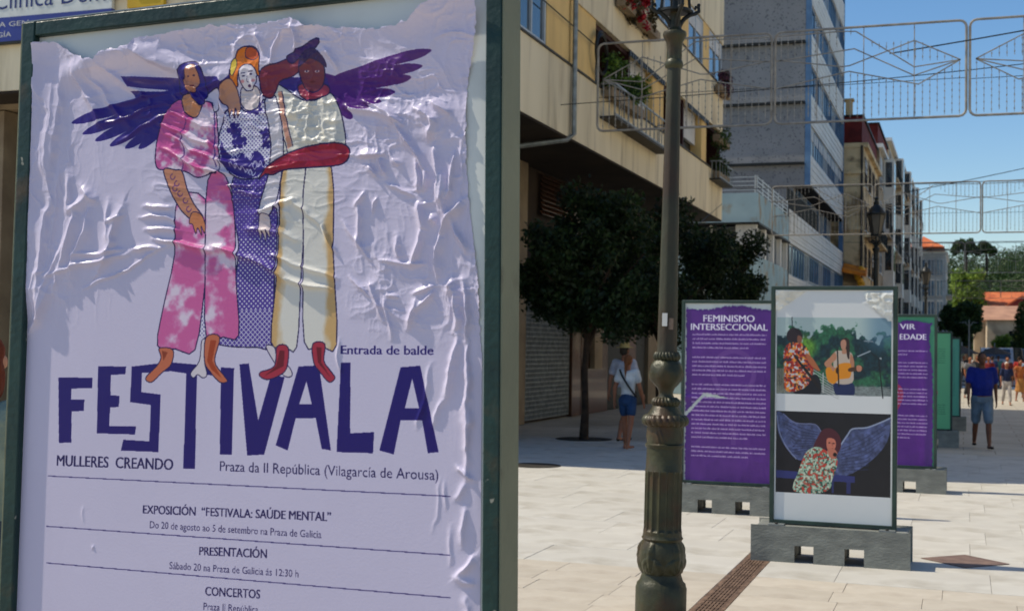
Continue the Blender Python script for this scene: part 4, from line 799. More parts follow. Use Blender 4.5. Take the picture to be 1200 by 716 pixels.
def crumple(U, V):
    x, y = to_photo(U, V); D = np.full(U.shape, .0012); wx = (fbm(x/60, y/60, 90)-.5)*26; wy = (fbm(x/60, y/60, 95)-.5)*26; X, Y = x+wx, y+wy
    def seg(x0, y0, x1, y1, w_, a, asym=0):
        nonlocal D
        dx, dy = x1-x0, y1-y0; l2 = dx*dx+dy*dy; t = np.clip(((X-x0)*dx+(Y-y0)*dy)/l2, 0, 1); px, py = X-x0-t*dx, Y-y0-t*dy
        d = np.hypot(px, py); e = np.sin(np.clip(t, .02, .98)*math.pi)**.5; s = (px*dy-py*dx)/math.sqrt(l2); ww = np.where(s > 0, w_*(1+asym), w_*(1-asym)); D = D+a*(.0017 if y0 < 420 else .0010)*e*(.6*np.exp(-d/(ww*.7))+.55*np.exp(-(d/(ww*.95))**2))
    mr = sst(x, 385, 450)*sst(y, 90, 150)*sst(y, 430, 330); mt = sst(y, 185, 110)*sst(x, 60, 120); mm_ = sst(y, 60, 120)*sst(y, 345, 230)*sst(x, 520, 400); mc = sst(y, 330, 80); edge_r = sst(x, 505, 545)
    low = 1-sst(y, 340, 430)
    pm_ = .25+1.1*sst(fbm(x/45, y/45, 71, 2), .38, .62)
    D = D+.0050*ridge(X/30, Y/44, 11, 3, 7)*(mr*.9+.18*mc)*pm_+.0010*ridge(X/10, Y/12, 12, 2, 5)*mr*pm_+.0060*ridge(X/42, Y/30, 16, 3, 6)*mt*(.3+.7*pm_)*(1-.6*sst(x, 190, 120)*sst(y, 75, 100))+.0014*ridge(X/13, Y/10, 18, 2, 5)*mt*pm_*sst(x, 190, 230)+.0036*ridge(X/54, Y/16, 21, 3, 8)*mm_*sst(x, 160, 200)*(.3+.7*pm_)+.0036*ridge(X/26, Y/90, 23, 3, 8)*(sst(x, 100, 70)+.25*sst(x, 170, 120))*sst(y, 80, 120)*sst(y, 400, 330)
    D = D+.007*(fbm(x/90, y/90, 31, 2)-.45)*mc*sst(y, 230, 60)+.0034*ridge(X/18, Y/90, 37, 2, 5)*edge_r*(.12+.88*low)
    jack = sst(x, 318, 335)*sst(x, 405, 392)*sst(y, 105, 120)*sst(y, 182, 170); D = D+.0058*ridge(X/16, Y/15, 61, 2)*jack
    # lifted top and left edges
    ty = np.interp(x, TOPX, TOPY); dt = y-ty; D = D+.013*np.exp(-np.clip(dt, 0, 999)/22.)*(.6+.8*fbm(x/70, y/200, 44, 2))+.016*np.exp(-np.clip(dt, 0, 999)/48.)*sst(x, 420, 520)
    D = D+.011*np.exp(-((x-36)/16.)**2)*sst(y, 385, 330)*(.7+.6*fbm(x/60, y/60, 47, 2))
    D = D+.012*np.exp(-((y-78-14*np.sin(x/34))/13.)**2)*sst(x, 60, 110)*sst(x, 330, 220)-.004*np.exp(-((y-108)/16.)**2)*mt
    for s in [(62, 90, 60, 240, 9, 5), (72, 84, 66, 200, 5, 3), (86, 80, 120, 150, 6, 5, .4), (100, 80, 150, 150, 4, 3), (58, 230, 48, 370, 7, 5), (84, 200, 80, 250, 4, 3.5), (92, 240, 70, 340, 6, 5, .4), (110, 235, 84, 330, 5, 4.5, .4), (44, 370, 92, 250, 5, 4), (150, 235, 118, 320, 7, 5, -.4), (132, 230, 128, 280, 3, 2.5), (160, 288, 190, 292, 3, 4), (98, 214, 118, 232, 5, 5), (80, 250, 108, 225, 5, 5), (36, 390, 70, 325, 5, 4),
              (122, 78, 176, 120, 4, 4), (165, 66, 210, 84, 5, 5, .5), (150, 92, 200, 96, 3, 3), (128, 120, 200, 112, 3, 3.5), (120, 148, 205, 122, 2.6, 3), (140, 168, 205, 134, 2.4, 3), (186, 150, 262, 166, 3, 4.5), (190, 160, 292, 192, 3.2, 5, .3), (184, 178, 270, 200, 3, 4, .3), (200, 132, 252, 150, 3, 4), (205, 108, 262, 96, 3, 4), (212, 84, 240, 120, 3, 4), (236, 100, 260, 128, 3, 4), (205, 184, 258, 196, 3, 3.5),
              (60, 322, 160, 290, 3.2, 3.4), (90, 300, 150, 288, 3, 3), (100, 340, 200, 288, 2.2, 2), (186, 280, 250, 292, 3.2, 5), (244, 286, 300, 306, 3.4, 5.5), (296, 304, 340, 332, 3.6, 6, .4), (336, 326, 384, 342, 3.2, 5), (284, 270, 330, 272, 2.8, 3), (300, 250, 345, 238, 3.2, 4), (340, 240, 372, 268, 3, 4), (372, 266, 392, 292, 3, 4), (318, 262, 346, 282, 2.6, 3), (318, 300, 350, 308, 2.6, 3), (345, 308, 392, 328, 2.6, 3), (270, 222, 306, 228, 3, 4), (250, 212, 285, 216, 2.6, 3),
              (168, 240, 196, 246, 2.6, 4), (166, 254, 206, 258, 2.4, 3.5), (176, 268, 210, 268, 2.6, 4), (150, 250, 130, 256, 2.4, 3), (262, 92, 272, 150, 3, 4), (344, 34, 352, 66, 3, 7), (300, 40, 312, 64, 4, 4), (380, 60, 398, 86, 4, 4), (330, 44, 322, 80, 3, 3.5),
              (406, 128, 468, 142, 3.4, 5), (430, 120, 480, 150, 3.4, 5), (462, 142, 500, 196, 4, 6, .4), (486, 132, 512, 146, 3.2, 5), (505, 128, 522, 140, 4, 6.5), (508, 142, 502, 160, 4, 5), (420, 182, 448, 182, 5, 6, .5), (446, 186, 452, 206, 3.4, 5), (428, 196, 440, 210, 3.4, 4), (462, 184, 466, 194, 4.6, 4), (486, 186, 496, 232, 3, 5), (498, 196, 502, 226, 3.6, 5),
              (512, 165, 522, 250, 5, 7, .4), (522, 200, 528, 260, 4, 5), (538, 175, 530, 236, 3.4, 6), (546, 236, 518, 276, 4, 7.5, .3), (520, 274, 512, 322, 4.4, 6, .4), (536, 262, 552, 300, 4, 5), (500, 240, 498, 272, 5, 6), (496, 270, 482, 306, 3.6, 6), (508, 256, 514, 262, 5, 5), (454, 218, 494, 236, 2.8, 3), (416, 246, 420, 290, 3.2, 4), (426, 232, 412, 250, 3, 4), (436, 256, 444, 238, 2.4, 3), (450, 300, 500, 306, 2.6, 3), (466, 274, 468, 296, 3, 4), (484, 342, 506, 330, 3, 4), (478, 386, 488, 346, 3.6, 5), (488, 360, 506, 336, 3.2, 4), (530, 330, 528, 388, 5, 7, .4), (546, 330, 540, 400, 4, 6), (524, 338, 534, 330, 5, 5), (430, 330, 450, 380, 2.8, 3.4), (450, 350, 462, 402, 2.6, 2.6), (400, 262, 436, 300, 2.4, 2.6), (406, 322, 432, 352, 2.2, 3), (452, 348, 468, 348, 3, 3),
              (530, 392, 520, 470, 4.4, 5.5, .4), (544, 400, 550, 520, 4.5, 6, -.3), (520, 470, 506, 500, 3, 4), (552, 470, 548, 560, 4, 5.5), (536, 540, 556, 560, 3.6, 6), (546, 562, 534, 590, 4, 4), (545, 600, 542, 640, 4.2, 5), (556, 650, 534, 672, 5, 8, .4), (534, 672, 556, 680, 4, 5), (520, 560, 522, 600, 2.6, 1.8), (514, 556, 508, 620, 2.4, 1.4), (530, 620, 524, 660, 3, 2), (550, 690, 546, 760, 5, 4), (488, 500, 498, 470, 2.6, 2.2), (505, 430, 498, 470, 2.6, 2.6), (398, 400, 404, 430, 2.2, 1.5), (102, 610, 103, 590, 2, .8), (112, 636, 114, 637, 2.2, 2)]: seg(*s)
    D = D+.00035*fbm(x/6, y/6, 77, 2)*mc; D = np.maximum(D, .0008); k = .35
    return D, 0*D, 0*D
def keep_big(U, V):
    x, y = to_photo(U, V); e = (fbm(x/7, y/7, 5, 2)-.5)*5
    right = np.interp(y, [-30, 0, 30, 60, 95, 130, 200, 245, 290, 330, 400, 450, 520, 1200], [556, 562, 561, 556, 549, 547, 548, 551, 556, 561, 563, 572, 590, 700])
    return (y > np.interp(x, TOPX, TOPY)+e) & (x < right+e*.6) & (x > np.interp(y, [0, 60, 380, 700], [39, 38, 30, 17]))
rows = np.concatenate([np.linspace(0, 1.17, 780)[:-1], np.linspace(1.17, 1.85, 60)])
bm_ = imgmat('festival_poster_print', big_poster(), rough=.33, coat=0, spec=.32, bump=.10, bscale=240, transl=.10)
pw = PW/PPM; po = sheet(big, bm_, pw, 1.85, 1.65+.59, crumple, keep_big, 620, 0, x0=-.47+.0075, rows=rows); po['label'] = 'crumpled lilac festival poster with three women and paper-cut letters'
# smaller stands
def stand(x, Y, zt, mat, label, fm, keep=None, disp=None, board=None, amp=1.0, seed=1, w_=.965):
    t = empty('poster_stand', (x, Y, 0), label, 'poster stand', 'poster stands along the paved street'); ring_panel(t, w_, .27, zt, .03, .07, fm, fm); base_block(t)
    hh = zt-.03-.30; ww = w_-.066
    if board: 
        for c in t.children:
            if c.name.startswith('backing'): c.data.materials.clear(); c.data.materials.append(board)
    def dd(U, V):
        X, Y_ = U*160, V*160; wx = (fbm(X/20, Y_/20, seed)-.5)*14; D = .0014+amp*(.0035*ridge((X+wx)/20, (Y_+wx)/30, seed+3, 3)*(.25+.75*fbm(X/60, Y_/60, seed+7, 2))+.0012*fbm(X/10, Y_/10, seed+9, 2)); D = D+amp*.008*np.exp(-V/.04)
        if disp: D = disp(U, V, D)
        return D, 0*D, 0*D
    kf = (lambda U, V: keep(U, V, ww, hh)) if keep else (lambda U, V: np.ones(U.shape, bool))
    sheet(t, mat, ww, hh, zt-.03, dd, kf, 110, 210); return t
PM = lambda n, a: imgmat(n, a, rough=.35, coat=.12)
def kp1(U, V, w_, h_): e = (fbm(U*60, V*60, 7, 3)-.5)*.03; return (V > .045+e+.02*np.sin(U*9)) & (U > .012+e*.7) & ~((np.abs(V-(.93+np.where(U < .20, (.20-U)*1.1, (U-.20)*.13)+e*.5)) < .022*np.clip((.46-U)*4, 0, 1)) & (U < .46))
def dp1(U, V, D): return D+.008*np.exp(-((V-.96-U*.1)/.03)**2)*np.exp(-U/.2)+.006*np.exp(-U/.03)
s1 = stand(-2.25, 13.0, 2.135, PM('feminism_poster_print', purple_poster([('FEMINISMO', 108, 104, 300, 40), ('INTERSECCIONAL', 34, 152, 450, 38)], 4)), 'poster stand with a torn purple text poster headed FEMINISMO INTERSECCIONAL, behind the lamp post', M_greenA, kp1, dp1, amp=1.1, seed=13)
def dp2(U, V, D):
    D = D*.35+.0009; w_ = .899
    a = np.clip(1-(U/.27+V/.16), 0, 1); b = np.clip(1-((w_-U)/.24+np.abs(V-.10)/.16), 0, 1)
    return D+.03*a**1.3*(.7+.6*ridge(U*26, V*26, 3, 2))+.026*b*(.5+.9*ridge(U*18, V*18, 8, 2))
s2 = stand(-.969, 10.35, 2.15, PM('photo_print', photo_panel()), 'front white poster stand showing two stage photographs, a guitar player and a winged singer', M_greenA, None, dp2, amp=.5, seed=23)
# clear film curling off the photo sheet's top corners
fl = pmat('clear_film', (236, 236, 228), (214, 210, 196), 8, .12, spec=.8, coat=.6)
def curl(x0, x1, z0, z1, flip, seed):
    n = 26; t = np.linspace(0, 1, n); Ux, Vz = np.meshgrid(t, t); rr_ = ridge(Ux*5, Vz*5, seed, 2); X = x0+(x1-x0)*Ux*(1-.0*Vz); Z = z1-(z1-z0)*Vz; D = -(.004+.045*(1-np.clip(Ux+Vz, 0, 1))*1.0+.012*rr_) if not flip else -(.004+.03*(1-Vz)*Ux+.014*rr_)
    P = np.stack([X, D, Z], -1).reshape(-1, 3); I, J = np.meshgrid(np.arange(n-1), np.arange(n-1)); a = J*n+I; F = np.stack([a, a+n, a+n+1, a+1], -1).reshape(-1, 4); uc, vc = t[I]+.5/n, t[J]+.5/n
    k = ((uc+vc*1.15) < 1) if not flip else ((vc > uc*-.0+.0) & (uc > vc*.32-.02) & (vc < .25+uc*.85)); o = mesh_np('curled_film', P, F[k.reshape(-1)], fl, None, True); o.parent = s2
curl(-.445, -.21, 1.93, 2.112, False, 4); curl(.235, .445, 1.88, 2.10, True, 9)
M_gb = pmat('green_board', (88, 158, 122), (74, 142, 108), 2, .45)
def kp3(U, V, w_, h_): e = (fbm(U*50, V*50, 17, 3)-.5)*.03; return (V > .055+e+.018*np.sin(U*16+1)) & (U < w_-.012-.04*np.exp(-((V-.28)/.2)**2)+e) & (U > .01)
s3 = stand(-.78, 15.9, 2.085, PM('care_poster_print', purple_poster([('VIR', 296, 84, 100, 40), ('EDADE', 296, 154, 174, 40)], 9, True)), 'poster stand with a peeling purple poster over green, half hidden behind the white stand', M_greenA, kp3, lambda U, V, D: D+.008*np.exp(-((U-.8)/.05)**2), M_gb, 1.3, 33)
s4 = stand(-.67, 23.7, 2.0, PM('green_poster_print', green_poster(3, (104, 190, 132), True)), 'shaded poster stand with a green poster and a small pink figure, second from last', M_greenA, None, None, M_gb, .2, 43)
s5 = stand(-.54, 28.8, 1.95, PM('teal_poster_print', green_poster(6, (84, 172, 148), False)), 'farthest poster stand of the row, with a plain teal poster', M_greenA, None, None, M_gb, .2, 53)

# ---------------------------------------------------------------- lamp posts
M_lamp = pmat('lamp_enamel', (66, 66, 46), (48, 48, 34), 7, .42, .35, 45, grime=.6, gcol=(78, 50, 34), gscale=4.2, gl=.50, gh=.66, metal=.1)
M_shaft = pmat('rusting_shaft', (62, 62, 46), (44, 44, 34), 5, .45, .35, 45, grime=.7, gcol=(62, 42, 30), gscale=2.6, stretch=(1, 1, .5), gl=.50, gh=.62)
M_lampd = pmat('lamp_enamel_far', (34, 36, 32), (26, 28, 26), 7, .45)
def lamp(x, Y, label, near, full=True):
    t = empty('street_lamp', (x, Y, 0), label, 'street lamp', 'cast iron lamps down the street'); mt = M_lamp if near else M_lampd; n = 96 if near else 20
    def P(name, prof, mod=None, m_=mt): return MB().lathe(prof, n=n*2 if near and mod else n, mod=mod).build(name, m_, t, smooth=True)
    P('plinth', [(0, .157), (.175, .157), (.185, .152), (.20, .15), (.215, .135), (.245, .124), (.262, .120)])
    def ac(z, r, a):          # palmette leaves: lobes fan out from the foot of each of five leaves
        t_ = (z-.262)/.205; ph = ((a*5/(2*math.pi)) % 1-.5)*2.0
        if not 0 < t_ < 1: return r
        th = math.atan2(ph*.75, t_+.02); rho = math.hypot(ph*.75, t_); env = max(0, 1-(abs(ph)/(.30+.72*math.sin(min(t_*1.5+.25, 1)*math.pi)**.7))**4)*max(0, min(1, (1-t_)*6))
        lobe = abs(math.cos(th*3.6))**.6; vein = math.exp(-(ph/.07)**2); crv = .5+.5*math.cos(rho*26)
        return r+.013*env*(.35+.65*lobe*(.6+.4*crv))+.004*vein*env-.004*(1-env)
    P('leafy_bulb', [(.262+.004*i, .118+.026*math.sin(math.pi*min(i/51, 1))**.8) for i in range(51)]+[(.466, .124), (.478, .128), (.49, .121), (.50, .12)], ac if near else None)
    fl_ = lambda z, r, a: r-.011*(min(1, abs(math.sin(8*a))*1.6)**1.5)*(1 if .525 < z < .885 else 0)
    P('fluted_shaft', [(.50, .119), (.52, .119), (.53, .119)]+[(.54+.03*i, .117) for i in range(12)]+[(.89, .117), (.90, .112), (1.0, .110), (1.03, .110)], fl_ if near else None)
    P('drum', [(1.03, .112), (1.04, .119), (1.052, .119), (1.06, .109)]+[(1.06+.01*i, .107) for i in range(10)]+[(1.165, .109)], (lambda z, r, a: r+.006*max(0, math.cos(4*a))*max(0, math.sin((z-1.05)*26))*(1+.6*math.sin(24*a+z*80))) if near else None)
    gd = lambda z, r, a: r+.011*(abs(math.sin(11*a+z*24))**.7)-.005
    P('gadrooned_ring', [(1.165, .118), (1.172, .130), (1.18, .136), (1.19, .140), (1.20, .142), (1.21, .139), (1.22, .134), (1.228, .126), (1.235, .118)], gd if near else None)
    P('collar', [(1.235, .112), (1.25, .10), (1.275, .088), (1.29, .078)]); P('gadrooned_ring', [(1.29, .074), (1.30, .082), (1.315, .086), (1.33, .078), (1.342, .062)], gd if near else None)
    P('baluster', [(1.342, .052), (1.36, .044), (1.38, .046), (1.40, .056), (1.42, .074), (1.45, .096), (1.48, .107), (1.51, .106), (1.54, .096), (1.56, .084), (1.57, .074)], (lambda z, r, a: r+(.006*math.cos(6*a+20*z)*math.sin(40*z) if z > 1.42 else 0)) if near else None)
    P('gadrooned_ring', [(1.57, .07), (1.58, .078), (1.595, .081), (1.61, .074), (1.62, .066)], gd if near else None)
    P('shaft', [(1.62, .064), (1.66, .062)]+[(1.7+i*.1, .0605-i*.00105) for i in range(17)]+[(3.38, .043)], (lambda z, r, a: r*(1+.012*math.cos(8*a))) if near else None, M_shaft if near else mt)
    P('collar', [(3.38, .043), (3.39, .054), (3.41, .058), (3.425, .054), (3.44, .046)]); P('capital', [(3.44, .046), (3.50, .047), (3.55, .052), (3.565, .062), (3.585, .072), (3.60, .074), (3.612, .07), (3.62, .052), (3.64, .036), (3.70, .034), (3.74, .03)], (lambda z, r, a: r+(.004*math.cos(6*a)*math.sin(z*70) if z < 3.55 else 0)) if near else None)
    for k in range(4):
        a = k*math.pi/2+.5; c, s = math.cos(a), math.sin(a); pth = [(.022, 3.63), (.038, 3.67), (.06, 3.70), (.095, 3.725), (.13, 3.735), (.152, 3.752), (.150, 3.775), (.132, 3.778), (.126, 3.762)]
        MB().tube([(r_*c, r_*s, z) for r_, z in pth], [.015, .015, .014, .013, .012, .012, .011, .010, .008], 8).ball((.1*c, .1*s, 3.745), .016, n=5).ball((.15*c, .15*s, 3.79), .012, n=5).build('bracket_arm', M_lampd, t, smooth=True)
        MB().tube([(.095*c, .095*s, 3.73), (.088*c, .088*s, 3.80), (.085*c, .085*s, 3.86)], .009, 6).build('bracket_stay', M_lampd, t)
    P('bracket_ring', [(3.735, .075), (3.735, .10), (3.75, .10), (3.75, .075)], m_=M_lampd); P('bracket_stem', [(3.64, .03), (3.68, .022), (3.86, .018)], m_=M_lampd)
    # six sided lantern
    hx = lambda r_, z: [(r_*math.cos(i*math.pi/3), r_*math.sin(i*math.pi/3), z) for i in range(6)]
    MB().lathe([(3.85, .09), (3.875, .10), (3.885, .095)], n=6).build('lantern_floor', mt, t)
    gl = pmat('lantern_glass', (196, 200, 196), (176, 180, 178), 3, .25, spec=.6) if near else pmat('lantern_glass_far', (84, 80, 72), (66, 62, 58), 3, .3)
    a_, b_ = hx(.092, 3.888), hx(.165, 4.25); 
    for i in range(6): j = (i+1) % 6; q = lambda P_, k_: tuple(P_[d]*k_ if d < 2 else P_[d] for d in range(3)); MB().add([a_[i], a_[j], b_[j], b_[i], q(a_[i], .95), q(a_[j], .95), q(b_[j], .95), q(b_[i], .95)], [(0, 1, 2, 3), (4, 7, 6, 5), (0, 4, 5, 1), (1, 5, 6, 2), (2, 6, 7, 3), (3, 7, 4, 0)]).build('pane', gl, t)
    mb = MB()
    for i in range(6): mb.tube([a_[i], b_[i]], .008, 5)
    mb.build('glazing_bar', mt, t); MB().lathe([(4.25, .17), (4.265, .185), (4.285, .185), (4.30, .165), (4.33, .15), (4.38, .12), (4.43, .075), (4.46, .045), (4.475, .05), (4.50, .052), (4.52, .03), (4.55, .03), (4.57, .05), (4.585, .04), (4.60, .01)], n=24).build('lantern_roof', mt, t, smooth=True)
    cr = MB()
    for i in range(6): a = i*math.pi/3; cr.prism([(-.018, 4.29), (.018, 4.29), (0, 4.35)], .17, .185, 0); k0 = len(cr.v)-6; cr.v[k0:] = [(x_*math.cos(a)-y_*math.sin(a), x_*math.sin(a)+y_*math.cos(a), z_) for x_, y_, z_ in cr.v[k0:]]
    cr.build('crown_tooth', mt, t)
    return t
l1 = lamp(-1.755, 7.8, 'near ornate cast iron lamp post with a rusty shaft, standing before the purple poster', True); l1.rotation_euler = (0, R(.75), 0)
st_ = MB().box(-.02, .012, -.067, -.0635, 1.78, 1.86).build('sticker', M_white, l1); MB().box(.02, .05, -.064, -.060, 1.76, 1.83).build('sticker', pmat('worn_sticker', (120, 104, 92), (90, 70, 56), 20, .7), l1)
lamp(-1.6, 25.5, 'dark lamp post with its lantern showing above the white photo stand', False); lamp(-1.2, 44.6, 'small distant lamp post with lantern above the green poster stand', False)

# ---------------------------------------------------------------- festive light frames hung across the street
def frame_lights(x0, Y, zb, w_, h, mirror, label, near, group):
    t = empty('light_frame', (x0+w_/2, Y, zb), label, 'light decoration', group); rr = .021 if near else .017; q = lambda u, v: (-w_/2+(1-u if mirror else u)*w_, 0, v*h); c = .035
    pts = []
    for cx, cz, a0 in ((c, c*2, math.pi), (1-c, c*2, 1.5*math.pi), (1-c, 1-c*2, 0), (c, 1-c*2, .5*math.pi)):
        for k in range(4): a = a0+k*math.pi/6; pts.append((-w_/2+.012+(cx+c*math.cos(a))*(w_-.024), 0, (cz+c*2*math.sin(a))*h))
    MB().tube(pts+[pts[0]], rr, 6, False).build('outer_frame', M_string, t)
    ls = {'a': [(.967, .59), (.735, .82), (.387, .68), (.40, .60), (.0, .60)], 'b': [(.967, .59), (.735, .54), (.434, .955), (.36, .965), (0, .955)], 'c': [(.967, .59), (.735, .45), (.426, .77), (0, .68)], 'd': [(.967, .59), (.757, .355), (.40, .53), (0, .38)]}
    ls['a'] = [(.967, .59), (.735, .82), (.40, .59), (.36, .585), (0, .70)]
    for l in ls.values(): MB().tube([q(*p) for p in l], rr*.55, 5).build('motif_tube', M_string, t)
    for u in (.23, .475, .735): MB().tube([q(u, .01), q(u, .99)], rr*.4, 5).build('upright', M_string, t)
    MB().tube([(-w_/2, .01, .385*h), (w_/2, .01, .40*h)], rr*.25, 4).build('cross_wire', M_ironb, t)
    mb = MB(); n = 27; r = random.Random(int(Y)+mirror)
    for i in range(1, n):
        u = i/n; vd = np.interp(u, [0, .40, .757, .967], [.38, .53, .355, .59])
        segs = [(.02, vd)]
        if u < .434: segs.append((np.interp(u, [0, .426], [.68, .77]) if u < .3 else np.interp(u, [.3, .434], [.745, .955]), .985))
        if .5 < u < .96: segs.append((np.interp(u, [.5, .735, .967], [.80, .60, .59]), np.interp(u, [.5, .735, .967], [.82, .82, .59])))
        for a, b in segs:
            if b-a < .03: continue
            lo = a+(0 if r.random() < .6 else r.uniform(0, .1)*(b-a)); p, e = q(u, lo), q(u, b); k_ = .0042 if near else .004; mb.box(p[0]-k_, p[0]+k_, -k_, k_, lo*h, b*h)
            if near:
                z = lo*h+.05
                while z < b*h: mb.box(p[0]-.011, p[0]+.009, -.009, .009, z, z+.022); z += .11
    o = mb.build('icicle_lights', M_string, t); o['kind'] = 'stuff'
    return t
for i in range(4): frame_lights(-6.22+i*3.14, 22, 5.49, 3.11, 1.57, i % 2 == 0, ['light frame of the near row, its left end in front of the ochre balcony', 'light frame of the near row, before the grey tower', 'light frame of the near row, against the open sky at the top right', 'rightmost light frame of the near row, cut by the picture edge'][i] if i != 2 else 'light frame of the near row at the top right corner, beside the vertical joint', True, 'light frames hung in the near row')
for i in range(4): frame_lights(-5.78+i*3.14, 41, 5.25, 3.11, 1.55, i % 2 == 1, ['light frame of the second row, in front of the blue corner block', 'light frame of the second row, before the tower and townhouses', 'light frame of the second row, crossing the sky left of the centre joint', 'light frame of the second row, crossing the sky right of the joint'][i], True, 'light frames hung in the second row')
for i in range(3): frame_lights(-3.1+i*3.14, 66, 5.5, 3.11, 1.5, i % 2 == 0, ['small light frame of the third row, in front of the far townhouses', 'small light frame of the third row, above the green tree', 'small light frame of the third row, against the wooded hill'][i], False, 'light frames hung in the third row')
for i in range(2): frame_lights(-.6+i*3.14, 100, 5.6, 3.11, 1.3, i % 2 == 0, ['tiny light frame of the farthest row, left of the hill', 'tiny light frame of the farthest row, right before the hill'][i], False, 'light frames hung in the farthest row')
for i, (a, b, sag, r_) in enumerate([((-6.9, 22, 6.0), (9, 22.0, 7.1), .25, .008), ((-1.2, 22.3, 6.65), (4.6, 20.5, 7.05), .05, .012), ((-6.9, 41, 6.75), (9, 41, 7.1), .12, .010), ((-2, 42, 6.6), (8, 36, 8.2), .2, .012), ((-5.7, 66, 7.05), (9, 66, 7.05), .1, .012), ((-5.7, 100, 6.95), (9, 100, 6.9), .1, .014), ((-6.9, 30, 3.9), (-6.9, 38.4, 6.0), .05, .01)]):
    A_, B_ = Vector(a), Vector(b); tag(MB().tube([A_.lerp(B_, k/16)-Vector((0, 0, sag*math.sin(math.pi*k/16))) for k in range(17)], r_, 5).build('overhead_cable', M_ironb), ['thin support cable running through the near row of light frames', 'dark cable slanting up to the right across the near light frames', 'support cable along the top of the second row of light frames', 'long cable rising to the right over the second row of light frames', 'support cable of the third row of light frames', 'support cable of the farthest row of light frames', 'cable sagging along the facade of the flats'][i], 'cable')

# ---------------------------------------------------------------- trees
def street_tree(x, Y, rx, zc, rz, label, seed, n=24000):
    t = empty('street_tree', (x, Y, 0), label, 'tree', 'clipped street trees'); r = random.Random(seed)
    MB().tube([(x, Y, 0), (x+.02, Y, .5), (x-.01, Y+.02, 1.2), (x+.05, Y, 1.9), (x+.1, Y, zc)], [.09, .07, .062, .058, .03], 10).build('trunk', M_bark, None, smooth=True).parent = t
    tr = [c for c in t.children][0]; tr.matrix_parent_inverse = Matrix.Translation(t.location).inverted()
    for k in range(7):
        a = k*.9+r.random(); e = (x+.1+math.cos(a)*rx*.7, Y+math.sin(a)*rx*.7, zc+r.uniform(-.3, .6)*rz); put(MB().tube([(x+.04, Y, 1.6+.05*k), (x+math.cos(a)*rx*.3, Y+math.sin(a)*rx*.3, zc-.4*rz), e], [.045, .03, .012], 6), 'limb', M_bark, t)
    cs, rs = [], []
    for k in range(46):
        d = Vector((r.gauss(0, 1), r.gauss(0, 1), r.gauss(0, 1))).normalized()*r.uniform(.45, 1.02); cs.append((x+.15+d.x*rx, Y+d.y*rx, zc+d.z*rz)); rs.append(r.uniform(.2, .38)*rx*.9)
    leaves(cs, rs, n, .052, M_leafd, 'crown', t, seed, .2); return t
street_tree(-6.35, 21.9, 1.34, 3.08, 1.25, 'dark round clipped tree nearest the lamp post, its trunk in a round pit', 3)
street_tree(-6.3, 27.5, 1.7, 3.15, 1.5, 'dark clipped tree behind the shaft of the near lamp post', 5)
street_tree(-6.35, 34.3, 1.3, 3.4, 1.45, 'dark clipped tree farthest along, in front of the blue corner block', 8)
tag(MB().lathe([(-.002, .5), (.004, .5), (.004, .12), (.001, .11)], n=32).build('tree_grate', M_ironb, loc=(-6.35, 21.9, .004)), 'dark round grate around the foot of the nearest clipped tree', 'tree grate')
def big_tree(name, x, Y, spread, z0, z1, mat, label, seed, n, size, trunk=.4, group=None, flat=1.0):
    t = empty(name, (x, Y, 0), label, 'tree', group); r = random.Random(seed); put(MB().tube([(x, Y, 0), (x+.1, Y, z0), (x, Y, (z0+z1)/2)], [trunk, trunk*.7, trunk*.35], 8), 'trunk', M_bark, t)
    zc = (z0+z1)/2; hz = (z1-z0)/2; cs, rs = [], []
    for k in range(34):
        d = Vector((r.gauss(0, 1), r.gauss(0, 1), r.gauss(0, 1))).normalized()*r.uniform(.3, .85); cs.append((x+d.x*spread, Y+d.y*spread, zc+d.z*hz)); rs.append(r.uniform(.22, .42)*min(spread, hz))
    for k in range(5): a = k*1.26; put(MB().tube([(x, Y, z0*.9), (x+math.cos(a)*spread*.6, Y+math.sin(a)*spread*.6, zc)], [trunk*.4, trunk*.12], 5), 'limb', M_bark, t)
    leaves(cs, rs, n, size, mat, 'crown', t, seed, .3); return t
big_tree('broadleaf_tree', .5, 214, 3.4, 5.5, 15.4, M_leafl, 'bright green broadleaf tree in sun beside the gallery house', 11, 9000, .26)
big_tree('broadleaf_tree', .6, 150, 1.9, 2.4, 7.6, M_leafc, 'darker tree standing before the bright green tree', 12, 7000, .2, .2)
big_tree('broadleaf_tree', -1.2, 160, 1.8, 3, 8.0, M_leafc, 'dark green tree close to the end of the far house row', 13, 6000, .2, .2)
for i, (x, Y, s, z1, m_) in enumerate([(5.2, 196, 1.6, 4.6, M_leafl), (7.4, 192, 1.5, 4.2, M_leafl)]): big_tree('shrub', x, Y, s, .8, z1, m_, ['bright shrub against the stone hall wall left of the cypress', 'second bright shrub beside the cypress and the stone hall'][i], 20+i, 3500, .16, .1)
def cypress(x, Y, h, w_, label, seed):
    t = empty('cypress', (x, Y, 0), label, 'tree', 'cypresses at the street end'); put(MB().tube([(x, Y, 0), (x, Y, h*.8)], [.14, .04], 7), 'trunk', M_bark, t); cs = [(x+random.uniform(-.2, .2), Y, h*(.1+.86*k/14)) for k in range(15)]; rs = [(w_*(1-k/15)**.55*.62+.1,)*2+(h*.06,) for k in range(15)]; leaves(cs, rs, 5000, .12, M_leafc, 'crown', t, seed, .3)
cypress(4.75, 120, 6.1, 1.5, 'dark cypress at the right edge of the picture in front of the stone hall', 31); cypress(5.9, 126, 6.6, 1.5, 'second dark cypress beyond the right edge beside the first', 32)
